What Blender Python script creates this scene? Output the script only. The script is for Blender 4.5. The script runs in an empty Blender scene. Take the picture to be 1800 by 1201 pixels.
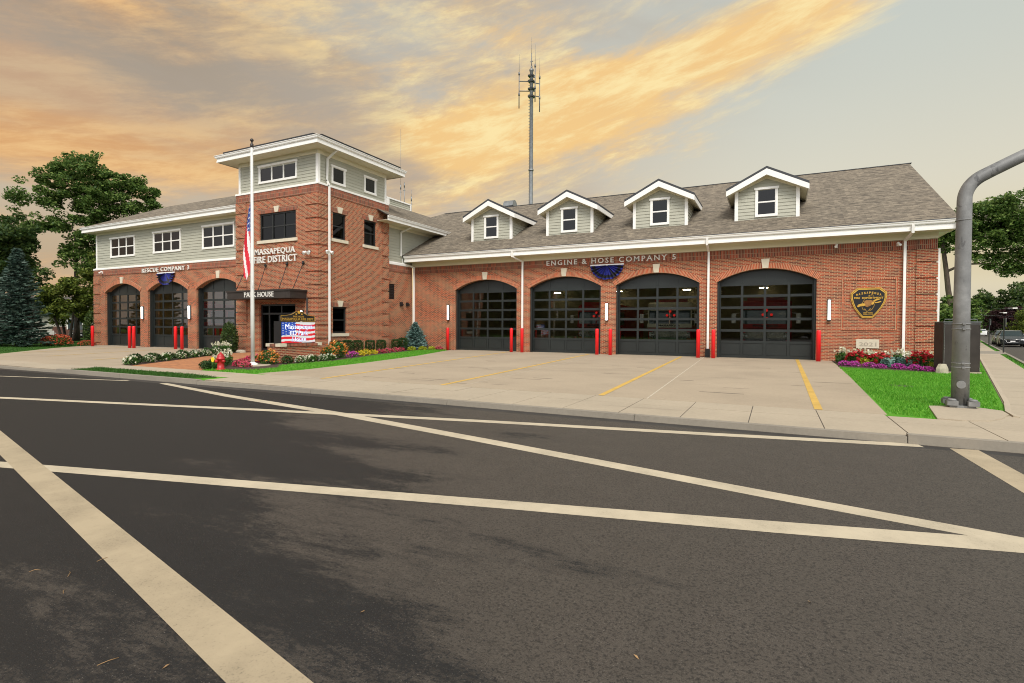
import bpy, math, random
import numpy as np
from mathutils import Vector, Matrix
random.seed(7); RNG = np.random.default_rng(11)
rad = math.radians
sc = bpy.context.scene
COL = sc.collection

# ------------------------------------------------------------------ materials
def nt(name):
    m = bpy.data.materials.new(name); m.use_nodes = True
    t = m.node_tree; b = t.nodes['Principled BSDF']
    return m, t, b
def N(t, kind, **kw):
    n = t.nodes.new(kind)
    for k, v in kw.items():
        if k.startswith('i_'):
            key = k[2:]
            key = int(key) if key.isdigit() else key.replace('_', ' ')
            n.inputs[key].default_value = v
        else: setattr(n, k, v)
    return n
def c4(c): return (c[0], c[1], c[2], 1)
def ramp(t, fac, stops, interp='LINEAR'):
    r = t.nodes.new('ShaderNodeValToRGB'); r.color_ramp.interpolation = interp
    e = r.color_ramp.elements
    while len(e) < len(stops): e.new(0.5)
    for i, (p, c) in enumerate(stops):
        e[i].position = p; e[i].color = c4(c) if len(c) == 3 else c
    t.links.new(fac, r.inputs[0]); return r.outputs[0]
def mixc(t, fac, a, b, mode='MIX'):
    m = t.nodes.new('ShaderNodeMix'); m.data_type = 'RGBA'; m.blend_type = mode
    for s, v in ((m.inputs[0], fac), (m.inputs[6], a), (m.inputs[7], b)):
        if hasattr(v, 'links'): t.links.new(v, s)
        else: s.default_value = v if isinstance(v, (int, float)) else c4(v)
    return m.outputs[2]
def mth(t, op, a, b=None, clamp=False):
    m = t.nodes.new('ShaderNodeMath'); m.operation = op; m.use_clamp = clamp
    for i, v in enumerate((a, b)):
        if v is None: continue
        if hasattr(v, 'links'): t.links.new(v, m.inputs[i])
        else: m.inputs[i].default_value = v
    return m.outputs[0]
def noise(t, vec, scale, detail=4, rough=.55, dist=0.):
    n = N(t, 'ShaderNodeTexNoise', i_Scale=scale, i_Detail=detail, i_Roughness=rough, i_Distortion=dist)
    if vec is not None: t.links.new(vec, n.inputs['Vector'])
    return n.outputs[0]
def vecs(t, kind='Object', scale=None, rot=None):
    o = N(t, 'ShaderNodeTexCoord').outputs[kind]
    if scale or rot:
        mp = N(t, 'ShaderNodeMapping'); t.links.new(o, mp.inputs[0])
        if scale: mp.inputs['Scale'].default_value = scale
        if rot: mp.inputs['Rotation'].default_value = rot
        o = mp.outputs[0]
    return o
def bump(t, b, h, strength=.3, dist=.01):
    n = N(t, 'ShaderNodeBump', i_Strength=strength, i_Distance=dist)
    t.links.new(h, n.inputs['Height']); t.links.new(n.outputs[0], b.inputs['Normal'])
def plain(name, col, rough=.5, metal=0., var=.12, scale=3., bmp=0., spec=None):
    m, t, b = nt(name)
    o = vecs(t)
    n1 = noise(t, o, scale, 5, .6)
    f = ramp(t, n1, [(.3, [c * (1 - var) for c in col]), (.7, [min(1, c * (1 + var)) for c in col])])
    t.links.new(f, b.inputs['Base Color'])
    b.inputs['Roughness'].default_value = rough; b.inputs['Metallic'].default_value = metal
    if spec is not None: b.inputs['Specular IOR Level'].default_value = spec
    if bmp: bump(t, b, noise(t, o, scale * 12, 4), bmp, .01)
    return m
def emit(name, col, strength):
    m, t, b = nt(name)
    b.inputs['Base Color'].default_value = c4(col)
    b.inputs['Emission Color'].default_value = c4(col); b.inputs['Emission Strength'].default_value = strength
    return m
def brick_mat(name, c1, c2, mortar, bw=.21, rh=.0677, ms=.011, off=.5):
    m, t, b = nt(name)
    uv = vecs(t, 'UV')
    br = N(t, 'ShaderNodeTexBrick', i_Scale=1., i_Mortar_Size=ms, i_Mortar_Smooth=.15, i_Bias=-.05, i_Brick_Width=bw, i_Row_Height=rh)
    br.offset = off
    t.links.new(uv, br.inputs['Vector'])
    n1 = noise(t, uv, 1.1, 3); n2 = noise(t, uv, 9., 3, .7)
    a = mixc(t, ramp(t, n2, [(.35, (0, 0, 0)), (.65, (1, 1, 1))]), c1, [c * 1.25 for c in c1])
    d = mixc(t, ramp(t, n1, [(.35, (0, 0, 0)), (.7, (1, 1, 1))]), c2, [c * .8 for c in c2])
    t.links.new(a, br.inputs['Color1']); t.links.new(d, br.inputs['Color2'])
    br.inputs['Mortar'].default_value = c4(mortar)
    t.links.new(br.outputs[0], b.inputs['Base Color']); b.inputs['Roughness'].default_value = .85
    inv = mth(t, 'SUBTRACT', 1., br.outputs[1])
    bump(t, b, inv, .6, .008)
    return m
def concrete(name, c, jx=None, rough=.85):
    m, t, b = nt(name)
    o = vecs(t)
    n1 = noise(t, o, .45, 5, .6); n2 = noise(t, o, 14., 4, .7)
    a = ramp(t, n1, [(.3, [x * .82 for x in c]), (.5, c), (.72, [x * 1.12 for x in c])])
    a = mixc(t, .35, a, ramp(t, n2, [(.3, [x * .75 for x in c]), (.7, [x * 1.15 for x in c])]))
    # long tyre / drip stains
    s = noise(t, vecs(t, 'Object', (.25, 2.6, 1)), 1.2, 4, .6)
    a = mixc(t, mth(t, 'MULTIPLY', ramp(t, s, [(.62, (0, 0, 0)), (.72, (1, 1, 1))]), .3), a, [x * .45 for x in c])
    t.links.new(a, b.inputs['Base Color']); b.inputs['Roughness'].default_value = rough
    bump(t, b, n2, .15, .005)
    return m
def foliage(name, dark, mid, light, trans=.32, rough=.55):
    m, t, b = nt(name)
    g = N(t, 'ShaderNodeNewGeometry')
    col = ramp(t, g.outputs['Random Per Island'], [(0., dark), (.5, mid), (1., light)])
    t.links.new(col, b.inputs['Base Color']); b.inputs['Roughness'].default_value = rough
    b.inputs['Specular IOR Level'].default_value = .25
    if trans:
        tr = N(t, 'ShaderNodeBsdfTranslucent'); t.links.new(col, tr.inputs[0])
        mx = N(t, 'ShaderNodeMixShader', i_0=trans)
        t.links.new(b.outputs[0], mx.inputs[1]); t.links.new(tr.outputs[0], mx.inputs[2])
        t.links.new(mx.outputs[0], t.nodes['Material Output'].inputs[0])
    return m
def glass(name, tint=(.6, .65, .62), base=.04, refl=.9):
    m, t, b = nt(name)
    fr = N(t, 'ShaderNodeFresnel', i_IOR=1.52)
    tr = N(t, 'ShaderNodeBsdfTransparent', i_0=c4(tint)); gl = N(t, 'ShaderNodeBsdfGlossy', i_Roughness=.02)
    gl.inputs[0].default_value = (refl, refl, refl, 1)
    mx = N(t, 'ShaderNodeMixShader'); t.links.new(mth(t, 'ADD', fr.outputs[0], base, True), mx.inputs[0])
    t.links.new(tr.outputs[0], mx.inputs[1]); t.links.new(gl.outputs[0], mx.inputs[2])
    t.links.new(mx.outputs[0], t.nodes['Material Output'].inputs[0])
    return m
def asphalt():
    m, t, b = nt('asphalt')
    o = vecs(t)
    fine = noise(t, o, 130., 3, .75); grit = noise(t, o, 48., 4, .8); med = noise(t, o, 5., 5, .7)
    big = noise(t, vecs(t, 'Object', (.14, .5, 1), (0, 0, rad(-14))), 1.6, 8, .62, .2)
    rag = noise(t, vecs(t, 'Object', (1, 3., 1), (0, 0, rad(-14))), 5., 7, .78)
    sx = N(t, 'ShaderNodeSeparateXYZ'); t.links.new(o, sx.inputs[0])
    # darker asphalt to the west and towards the viewer, ragged at its edges
    lane = mth(t, 'ADD', mth(t, 'MULTIPLY', mth(t, 'SUBTRACT', 3.4, sx.outputs[1]), .045), mth(t, 'MULTIPLY', mth(t, 'ADD', sx.outputs[0], 3.0), -.062))
    f = mth(t, 'ADD', mth(t, 'ADD', big, .12), lane)
    f = mth(t, 'ADD', f, mth(t, 'ADD', mth(t, 'MULTIPLY', mth(t, 'SUBTRACT', grit, .5), .55), mth(t, 'MULTIPLY', mth(t, 'SUBTRACT', rag, .5), .40)))
    k = ramp(t, f, [(.605, (0, 0, 0)), (.675, (1, 1, 1))])
    col = mixc(t, k, mixc(t, med, (.054, .046, .038), (.097, .083, .068)), mixc(t, med, (.009, .0097, .0105), (.020, .0202, .0205)))
    col = mixc(t, mth(t, 'MULTIPLY', ramp(t, grit, [(.40, (1, 1, 1)), (.51, (0, 0, 0))]), .72), col, (.012, .0115, .011))
    col = mixc(t, mth(t, 'MULTIPLY', ramp(t, fine, [(.30, (1, 1, 1)), (.52, (0, 0, 0))]), .6), col, (.012, .011, .010))
    sp = ramp(t, noise(t, o, 90., 2, .5), [(.66, (0, 0, 0)), (.72, (1, 1, 1))])
    col = mixc(t, mth(t, 'MULTIPLY', sp, .55), col, (.21, .19, .165))
    dr = ramp(t, noise(t, o, 2.6, 2, .4), [(.72, (0, 0, 0)), (.77, (1, 1, 1))])
    col = mixc(t, mth(t, 'MULTIPLY', dr, .35), col, (.014, .013, .013))
    t.links.new(col, b.inputs['Base Color']); b.inputs['Roughness'].default_value = .62
    b.inputs['Specular IOR Level'].default_value = .30
    bump(t, b, mth(t, 'ADD', fine, grit), .7, .006)
    return m
def paint_mat(name, c, wear=.5):
    m, t, b = nt(name)
    o = vecs(t)
    n1 = noise(t, vecs(t, 'Object', (1, 1, 1)), 1.7, 7, .7); n2 = noise(t, o, 60., 4, .8)
    a = ramp(t, n1, [(.30, [x * .76 for x in c]), (.6, c)])
    w = ramp(t, mth(t, 'ADD', mth(t, 'MULTIPLY', n1, .35), n2), [(.44, (1, 1, 1)), (.60, (0, 0, 0))])
    col = mixc(t, mth(t, 'MULTIPLY', w, wear), a, [x * .3 for x in c])
    t.links.new(col, b.inputs['Base Color']); b.inputs['Roughness'].default_value = .7
    bump(t, b, n2, .3, .004)
    return m
def shingle(name):
    m, t, b = nt(name)
    uv = vecs(t, 'UV')
    br = N(t, 'ShaderNodeTexBrick', i_Scale=1., i_Mortar_Size=.008, i_Mortar_Smooth=.3, i_Bias=0., i_Brick_Width=.42, i_Row_Height=.2)
    t.links.new(uv, br.inputs['Vector'])
    br.inputs['Color1'].default_value = (.24, .195, .14, 1); br.inputs['Color2'].default_value = (.07, .056, .042, 1); br.inputs['Mortar'].default_value = (.04, .034, .028, 1)
    n1 = noise(t, vecs(t, 'UV', (1, 2.4, 1)), 3.2, 4, .7); n2 = noise(t, uv, .5, 3)
    col = mixc(t, .5, br.outputs[0], ramp(t, n1, [(.38, (.042, .034, .026)), (.5, (.14, .115, .084)), (.62, (.33, .275, .20))]))
    col = mixc(t, mth(t, 'MULTIPLY', n2, .2), col, (.14, .12, .09))
    t.links.new(col, b.inputs['Base Color']); b.inputs['Roughness'].default_value = .9
    bump(t, b, mth(t, 'ADD', mth(t, 'SUBTRACT', 1., br.outputs[1]), n1), .5, .012)
    return m
def turf(name, a, bcol, stripe=0.):
    m, t, b = nt(name)
    o = vecs(t)
    n1 = noise(t, o, .9, 4, .6); n2 = noise(t, o, 40., 3, .7)
    col = mixc(t, ramp(t, n1, [(.35, (0, 0, 0)), (.65, (1, 1, 1))]), a, bcol)
    col = mixc(t, mth(t, 'MULTIPLY', n2, .5), col, [x * .4 for x in a])
    t.links.new(col, b.inputs['Base Color']); b.inputs['Roughness'].default_value = .9
    b.inputs['Specular IOR Level'].default_value = .1
    bump(t, b, n2, .6, .03)
    return m
def bark(name, c=(.085, .062, .045)):
    m, t, b = nt(name)
    n1 = noise(t, vecs(t, 'Object', (4, 4, .8)), 3., 5, .7)
    t.links.new(ramp(t, n1, [(.3, [x * .5 for x in c]), (.7, [x * 1.5 for x in c])]), b.inputs['Base Color'])
    b.inputs['Roughness'].default_value = .95; bump(t, b, n1, .8, .03)
    return m

M = {}
M['brick'] = brick_mat('red_brick', (.36, .058, .019), (.115, .029, .017), (.46, .31, .175), ms=.011)
M['brick_v'] = brick_mat('red_brick_soldier', (.30, .054, .022), (.09, .027, .018), (.36, .24, .15), .0677, .215, .009, 0.)
M['brick_a'] = brick_mat('red_brick_arch', (.44, .09, .032), (.28, .058, .025), (.54, .37, .22), .0677, .30, .010, 0.)
M['polepaint'] = plain('pole_paint', (.62, .61, .57), .4, 0, .05, 2)
M['stone'] = plain('limestone', (.62, .55, .42), .8, 0, .08, 4, .1)
M['white'] = plain('white_trim', (.84, .82, .77), .45, 0, .03, 1.5)
M['cream'] = plain('cream_soffit', (.72, .665, .49), .6, 0, .03, 1.)
M['siding'] = plain('sage_siding', (.40, .392, .312), .6, 0, .05, 1.2)
M['shingle'] = shingle('shingles')
M['darkroof'] = plain('dark_drip_edge', (.035, .037, .042), .6, 0, .2, 2)
M['darkmetal'] = plain('dark_bronze_metal', (.026, .028, .027), .42, .3, .2, 1.5)
M['doorpaint'] = plain('charcoal_door_paint', (.019, .023, .022), .4, .1, .15, 1.2)
M['bronze'] = plain('bronze_canopy', (.040, .032, .028), .45, .3, .15, 2)
M['glass'] = glass('bay_glass', (.66, .69, .66), .07)
M['winglass'] = glass('window_glass', (.07, .075, .085), .03, .5)
M['muntin'] = plain('window_muntin', (.30, .30, .29), .5, 0, .05, 2)
M['darkglass'] = glass('dark_window_glass', (.05, .055, .055), .0, .45)
M['interior'] = plain('bay_wall_paint', (.20, .18, .12), .8, 0, .3, .5)
M['bayfloor'] = plain('bay_floor', (.10, .09, .08), .5, 0, .2, .7)
M['warmwall'] = plain('warm_bay_wall', (.30, .22, .10), .8, 0, .2, .4)
M['lampglow'] = emit('lamp_glow', (1., .97, .9), 3.2)
M['bayglow'] = emit('bay_light_glow', (1., .74, .36), 26.)
M['bayglow_dim'] = emit('bay_light_dim', (1., .82, .5), 19.)
M['redglow'] = emit('red_signal_glow', (.8, .02, .015), .5)
M['road'] = asphalt()
M['cream_paint'] = paint_mat('cream_road_paint', (.50, .43, .31), .6)
M['dirty_paint'] = paint_mat('dirty_crossing_paint', (.40, .325, .215), .75)
M['yellow_paint'] = paint_mat('yellow_road_paint', (.60, .38, .08), .4)
M['gutter'] = plain('damp_shaded_gutter', (.022, .021, .021), .5, 0, .35, 3)  # dark gutter asphalt, darkened further for the shadow under the kerb
M['apron'] = concrete('apron_concrete', (.36, .29, .205))
M['walkc'] = concrete('sidewalk_concrete', (.385, .322, .235))
M['curb'] = concrete('curb_concrete', (.25, .22, .175))
M['joint'] = plain('joint_dirt', (.10, .085, .065), .95, 0, .3, 6)
M['lightjoint'] = plain('joint_sealant', (.50, .44, .34), .9, 0, .2, 6)
M['paver'] = brick_mat('brick_pavers', (.42, .17, .065), (.33, .13, .055), (.30, .16, .08), .21, .10, .006)
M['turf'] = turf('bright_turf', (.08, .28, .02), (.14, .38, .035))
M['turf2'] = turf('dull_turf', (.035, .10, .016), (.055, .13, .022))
M['grass'] = foliage('grass_blade', (.06, .24, .014), (.13, .40, .03), (.25, .52, .07), .4)
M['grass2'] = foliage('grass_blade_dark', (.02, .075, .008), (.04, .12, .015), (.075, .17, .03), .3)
M['mulch'] = plain('mulch', (.055, .028, .02), .95, 0, .4, 25, .6)
M['red'] = plain('red_bollard_plastic', (.80, .012, .016), .35, 0, .05, 2)
M['hydrant'] = plain('hydrant_red', (.40, .010, .012), .4, 0, .12, 6)
M['yellow'] = plain('yellow_tag', (.85, .62, .03), .5, 0, .05, 3)
def galv():
    m, t, b = nt('galvanised_steel'); o = vecs(t)
    n1 = noise(t, o, 2.6, 6, .65); n2 = noise(t, vecs(t, 'Object', (1, 1, .45)), 4.5, 5, .7, .6); n3 = noise(t, o, 26., 3, .6)
    c = ramp(t, n1, [(.3, (.13, .132, .13)), (.55, (.20, .20, .196)), (.72, (.29, .29, .28))])
    c = mixc(t, mth(t, 'MULTIPLY', ramp(t, n2, [(.56, (0, 0, 0)), (.63, (1, 1, 1))]), .8), c, (.05, .05, .052))
    c = mixc(t, mth(t, 'MULTIPLY', n3, .35), c, (.24, .235, .225))
    t.links.new(c, b.inputs['Base Color']); b.inputs['Roughness'].default_value = .55; b.inputs['Metallic'].default_value = .15
    bump(t, b, n3, .15, .004); return m
M['galv'] = galv()
M['steel'] = plain('grey_steel', (.24, .25, .25), .45, .6, .2, 4)
M['black'] = plain('black_paint', (.012, .012, .013), .4, 0, .1, 3)
M['gold'] = plain('gold_leaf', (.72, .42, .07), .35, .35, .15, 8)
M['goldbrown'] = plain('brown_gold', (.32, .15, .04), .5, .1, .25, 12)
M['letter'] = plain('letter_metal', (.74, .72, .66), .4, 0, .05, 4)
M['cabinet'] = plain('cabinet_brown', (.06, .05, .043), .38, .5, .3, 1.2)
M['bark'] = bark('bark'); M['bark2'] = bark('dark_bark', (.05, .038, .028))
M['leaf'] = foliage('oak_leaves', (.035, .075, .014), (.085, .155, .030), (.22, .30, .075))
M['leafdark'] = foliage('dark_leaves', (.022, .05, .012), (.05, .092, .022), (.13, .18, .045))
M['leafbush'] = foliage('bushy_leaves', (.04, .07, .010), (.10, .14, .02), (.25, .29, .05))
M['spruce'] = foliage('spruce_needles', (.020, .043, .031), (.042, .076, .055), (.11, .16, .125), .08)
M['spruceb'] = foliage('blue_spruce_needles', (.05, .105, .09), (.10, .19, .165), (.24, .36, .33), .08)
M['boxw'] = foliage('boxwood_leaves', (.008, .026, .005), (.02, .055, .010), (.06, .12, .026), .1)
M['burgundy'] = foliage('burgundy_leaves', (.018, .006, .008), (.035, .012, .014), (.06, .026, .025))
M['flgreen'] = foliage('flower_foliage', (.02, .06, .01), (.045, .13, .02), (.12, .24, .05))
M['dusty'] = foliage('dusty_leaves', (.04, .10, .08), (.09, .19, .15), (.22, .34, .29), .1)
M['chart'] = foliage('chartreuse_leaves', (.17, .22, .01), (.36, .40, .02), (.60, .60, .06))
M['pw'] = foliage('white_petals', (.55, .55, .36), (.78, .77, .6), (.88, .87, .76))
M['pm'] = foliage('magenta_petals', (.35, .02, .24), (.62, .06, .45), (.78, .22, .62))
M['pr'] = foliage('red_petals', (.26, .008, .012), (.46, .015, .025), (.66, .05, .06))
M['pp'] = foliage('rose_petals', (.42, .02, .06), (.62, .06, .13), (.76, .22, .24))
M['py'] = foliage('yellow_petals', (.55, .36, .02), (.76, .58, .03), (.85, .74, .12))
M['po'] = foliage('orange_petals', (.58, .14, .02), (.76, .30, .06), (.84, .48, .17))
M['pc'] = foliage('coral_petals', (.35, .05, .025), (.58, .10, .05), (.70, .22, .11))
M['engred'] = plain('engine_red', (.32, .012, .012), .3, 0, .1, 1)
M['chrome'] = plain('chrome', (.6, .6, .58), .15, .9, .05, 3)
M['tyre'] = plain('tyre_rubber', (.015, .015, .015), .8, 0, .2, 8)
M['carblack'] = plain('dark_grey_car_paint', (.035, .038, .042), .22, .5, .1, 1)
M['carwhite'] = plain('white_car_paint', (.72, .72, .70), .25, 0, .05, 1)
M['carglass'] = plain('car_glass', (.045, .06, .062), .08, 0, .1, 1)
M['headl'] = plain('headlight_lens', (.75, .75, .72), .15, .3, .05, 8)
M['blue'] = plain('flag_blue', (.02, .05, .26), .7, 0, .1, 6)
M['flagred'] = plain('flag_red', (.62, .012, .03), .7, 0, .1, 6)
M['flagwhite'] = plain('flag_white', (.80, .78, .76), .7, 0, .05, 6)
M['bunt_blue'] = plain('bunting_blue', (.012, .018, .20), .7, 0, .25, 8)
M['bunt_black'] = plain('bunting_black', (.006, .006, .010), .7, 0, .2, 8)
M['scr_blue'] = emit('screen_blue', (.012, .06, .38), .2)
M['scr_red'] = emit('screen_red', (.62, .008, .02), .2)
M['scr_white'] = emit('screen_white', (.74, .74, .78), .06)
M['scr_text'] = emit('screen_text', (.95, .95, 1.), .35)
M['scr_edge'] = emit('screen_text_edge', (.10, .16, .58), .2)
M['plastic'] = plain('white_plastic', (.66, .64, .58), .5, 0, .04, 3)
M['housewall'] = plain('house_siding', (.42, .40, .34), .7, 0, .1, 1)
M['housebrick'] = plain('house_brown', (.12, .05, .035), .8, 0, .2, 3)
M['housetop'] = plain('house_roof', (.09, .08, .07), .9, 0, .2, 3)
M['rock'] = plain('tan_rock', (.42, .37, .28), .9, 0, .25, 5, .6)

# ------------------------------------------------------------------ mesh tools
def P(face, u, o, z):
    k, c = face
    if k == 'S': return (u, c - o, z)
    if k == 'E': return (c + o, u, z)
    if k == 'W': return (c - o, -u, z)
    raise ValueError
class MB:
    def __init__(s): s.v = []; s.f = []; s.m = []; s.uv = []; s.sm = []
    def poly(s, pts, mat=0, uv=None, smooth=False):
        i = len(s.v); s.v += [tuple(p) for p in pts]; s.f.append(tuple(range(i, i + len(pts))))
        s.m.append(mat); s.sm.append(smooth)
        if uv is None:
            a, b_, c = Vector(pts[0]), Vector(pts[1]), Vector(pts[2])
            n = (b_ - a).cross(c - a)
            ax = max(range(3), key=lambda k: abs(n[k]))
            uv = [((p[1], p[2]) if ax == 0 else (p[0], p[2]) if ax == 1 else (p[0], p[1])) for p in pts]
        s.uv.append(uv)
    def hexa(s, q, mat=0, skip=()):
        # q: 8 points, bottom 0-3 ccw (seen from above), top 4-7
        for k, ids in enumerate(((3, 2, 1, 0), (4, 5, 6, 7), (0, 1, 5, 4), (1, 2, 6, 5), (2, 3, 7, 6), (3, 0, 4, 7))):
            if k not in skip: s.poly([q[i] for i in ids], mat)
    def box(s, x0, x1, y0, y1, z0, z1, mat=0, skip=(), M4=None):
        q = [(x0, y0, z0), (x1, y0, z0), (x1, y1, z0), (x0, y1, z0), (x0, y0, z1), (x1, y0, z1), (x1, y1, z1), (x0, y1, z1)]
        if M4 is not None: q = [tuple(M4 @ Vector(p)) for p in q]
        s.hexa(q, mat, skip)
    def fbox(s, face, u0, u1, o0, o1, z0, z1, mat=0):
        q = [P(face, u0, o1, z0), P(face, u1, o1, z0), P(face, u1, o0, z0), P(face, u0, o0, z0)]
        q += [(p[0], p[1], z1) for p in q]
        s.hexa(q, mat)
    def bevbox(s, x0, x1, y0, y1, z0, z1, b, mat=0, M4=None):
        # box with chamfered vertical and top edges
        def ring(e, z): return [(x0 + b - e, y0 - e + 0, z), (x1 - b + e, y0 - e, z), (x1 + e, y0 + b - e, z), (x1 + e, y1 - b + e, z), (x1 - b + e, y1 + e, z), (x0 + b - e, y1 + e, z), (x0 - e, y1 - b + e, z), (x0 - e, y0 + b - e, z)]
        r0, r1, r2 = ring(0, z0), ring(0, z1 - b), ring(-b, z1)
        rs = [r0, r1, r2]
        if M4 is not None: rs = [[tuple(M4 @ Vector(p)) for p in r] for r in rs]
        for a, c in ((0, 1), (1, 2)):
            for i in range(8):
                j = (i + 1) % 8; s.poly([rs[a][i], rs[a][j], rs[c][j], rs[c][i]], mat)
        s.poly(rs[2], mat); s.poly(rs[0][::-1], mat)
    def tube(s, pts, r, n=8, mat=0, caps=True):
        pts = [Vector(p) for p in pts]
        if not isinstance(r, (list, tuple)): r = [r] * len(pts)
        base = len(s.v); up = Vector((0, 0, 1)); prev = None
        for i, p in enumerate(pts):
            d = (pts[min(i + 1, len(pts) - 1)] - pts[max(i - 1, 0)]).normalized()
            if prev is None: a = d.orthogonal().normalized()
            else:
                a = prev - d * prev.dot(d); a.normalize()
            prev = a; b_ = d.cross(a)
            for k in range(n):
                t = 2 * math.pi * k / n
                s.v.append(tuple(p + (a * math.cos(t) + b_ * math.sin(t)) * r[i]))
        for i in range(len(pts) - 1):
            for k in range(n):
                k2 = (k + 1) % n
                s.f.append((base + i * n + k, base + i * n + k2, base + (i + 1) * n + k2, base + (i + 1) * n + k)); s.m.append(mat); s.sm.append(True)
                s.uv.append([(k / n, i), (k2 / n, i), (k2 / n, i + 1), (k / n, i + 1)])
        if caps:
            for off, rev in ((base, True), (base + (len(pts) - 1) * n, False)):
                ids = [off + k for k in range(n)]
                if rev: ids = ids[::-1]
                s.f.append(tuple(ids)); s.m.append(mat); s.sm.append(False); s.uv.append([(0, 0)] * n)
    def lathe(s, prof, c=(0, 0, 0), n=16, mat=0, smooth=True):
        base = len(s.v)
        for r, z in prof:
            for k in range(n):
                t = 2 * math.pi * k / n; s.v.append((c[0] + r * math.cos(t), c[1] + r * math.sin(t), c[2] + z))
        for i in range(len(prof) - 1):
            for k in range(n):
                k2 = (k + 1) % n
                s.f.append((base + i * n + k, base + i * n + k2, base + (i + 1) * n + k2, base + (i + 1) * n + k)); s.m.append(mat); s.sm.append(smooth); s.uv.append([(0, 0)] * 4)
        s.f.append(tuple(base + k for k in range(n))[::-1]); s.m.append(mat); s.sm.append(False); s.uv.append([(0, 0)] * n)
        s.f.append(tuple(base + (len(prof) - 1) * n + k for k in range(n))); s.m.append(mat); s.sm.append(False); s.uv.append([(0, 0)] * n)
    def extr(s, outline, face, o0, o1, mat=0, side=None):
        # outline: [(u,z)] in a wall plane, extruded from o0 out to o1
        a = [P(face, u, o1, z) for u, z in outline]; b_ = [P(face, u, o0, z) for u, z in outline]
        s.poly(a, mat); s.poly(b_[::-1], mat)
        n = len(outline)
        for i in range(n):
            j = (i + 1) % n; s.poly([a[i], b_[i], b_[j], a[j]], mat if side is None else side)
    def sweep(s, path, prof, mat=0, closed=False):
        # path: XY polyline, outward side on the RIGHT of travel; prof: [(o,z)]
        n = len(path); rows = []
        for i in range(n):
            p = Vector(path[i])
            def nr(a, b_):
                d = (Vector(b_) - Vector(a)).normalized(); return Vector((d.y, -d.x))
            n0 = nr(path[i - 1], path[i]) if (i > 0 or closed) else None
            n1 = nr(path[i], path[(i + 1) % n]) if (i < n - 1 or closed) else None
            if n0 is None: mv = n1
            elif n1 is None: mv = n0
            else:
                mv = (n0 + n1).normalized(); mv = mv / max(.3, mv.dot(n0))
            rows.append([(p.x + mv.x * o, p.y + mv.y * o, z) for o, z in prof])
        m = len(prof)
        for i in range(n if closed else n - 1):
            j = (i + 1) % n
            for k in range(m - 1):
                s.poly([rows[i][k], rows[j][k], rows[j][k + 1], rows[i][k + 1]], mat)
        if not closed:
            s.poly(rows[0][::-1], mat); s.poly(rows[-1], mat)
    def build(s, name, mats, parent=None, at=None):
        if not isinstance(mats, (list, tuple)): mats = [mats]
        me = bpy.data.meshes.new(name)
        v = s.v
        if at is not None: v = [(x - at[0], y - at[1], z - at[2]) for x, y, z in v]
        me.from_pydata(v, [], s.f)
        for m in mats: me.materials.append(M[m] if isinstance(m, str) else m)
        me.polygons.foreach_set('material_index', s.m); me.polygons.foreach_set('use_smooth', s.sm)
        ul = me.uv_layers.new(name='UVMap')
        flat = [c for f in s.uv for p in f for c in p]
        ul.data.foreach_set('uv', flat)
        me.validate()
        return link(name, me, parent, at)
def link(name, me, parent=None, at=None):
    o = bpy.data.objects.new(name, me); COL.objects.link(o)
    if at is not None: o.location = at
    if parent is not None:
        o.parent = parent; o.matrix_parent_inverse = Matrix.Translation(-Vector(parent_world(parent)))
    return o
WORLD = {}
def parent_world(p):
    # world location of an object at build time (no rotation is used while building)
    l = Vector(p.location)
    if p.parent is not None: l = Vector(parent_world(p.parent)) + (l - Vector(parent_world(p.parent)))
    return l
def tag(o, label=None, cat=None, group=None, kind=None):
    if label: o['label'] = label
    if cat: o['category'] = cat
    if group: o['group'] = group
    if kind: o['kind'] = kind
    return o
def thing(name, label, cat, loc=(0, 0, 0), group=None):
    o = bpy.data.objects.new(name, None); COL.objects.link(o); o.location = loc
    o.empty_display_size = .3
    return tag(o, label, cat, group)
def dup(root, loc, rz=0., label=None, scale=None):
    r = root.copy(); COL.objects.link(r); r.location = loc; r.rotation_euler = (0, 0, rz)
    if scale is not None: r.scale = scale if isinstance(scale, (tuple, list)) else (scale,) * 3
    if label: r['label'] = label
    for ch in list(root.children):
        c = ch.copy(); COL.objects.link(c); c.parent = r
        for g in list(ch.children):
            d = g.copy(); COL.objects.link(d); d.parent = c
    return r
def quads(name, V, mat, parent=None, nper=4):
    # V: (n*nper,3) array; one mesh of separate n-gons
    me = bpy.data.meshes.new(name); n = len(V) // nper
    me.vertices.add(len(V)); me.vertices.foreach_set('co', V.astype(np.float32).ravel())
    me.loops.add(len(V)); me.loops.foreach_set('vertex_index', np.arange(len(V), dtype=np.int32))
    me.polygons.add(n); me.polygons.foreach_set('loop_start', np.arange(0, len(V), nper, dtype=np.int32))
    me.polygons.foreach_set('loop_total', np.full(n, nper, dtype=np.int32))
    me.materials.append(M[mat]); me.update(calc_edges=True); me.validate()
    return link(name, me, parent)
def leafcards(C, size, flat=0., aspect=.6, rng=RNG):
    # C: (n,3) leaf centres -> (4n,3) diamond leaves, randomly oriented; flat>0 tilts them level
    n = len(C); a = rng.normal(size=(n, 3)); b_ = rng.normal(size=(n, 3))
    if flat: a[:, 2] *= (1 - flat); b_[:, 2] *= (1 - flat)
    a /= np.linalg.norm(a, axis=1)[:, None] + 1e-9
    b_ -= a * (a * b_).sum(1)[:, None]; b_ /= np.linalg.norm(b_, axis=1)[:, None] + 1e-9
    s = (size * rng.uniform(.4, 1.55, n))[:, None]
    a = a * s * .5; b_ = b_ * s * .5 * aspect
    out = np.empty((n, 4, 3)); out[:, 0] = C - a; out[:, 1] = C + b_; out[:, 2] = C + a; out[:, 3] = C - b_
    return out.reshape(-1, 3)
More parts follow.
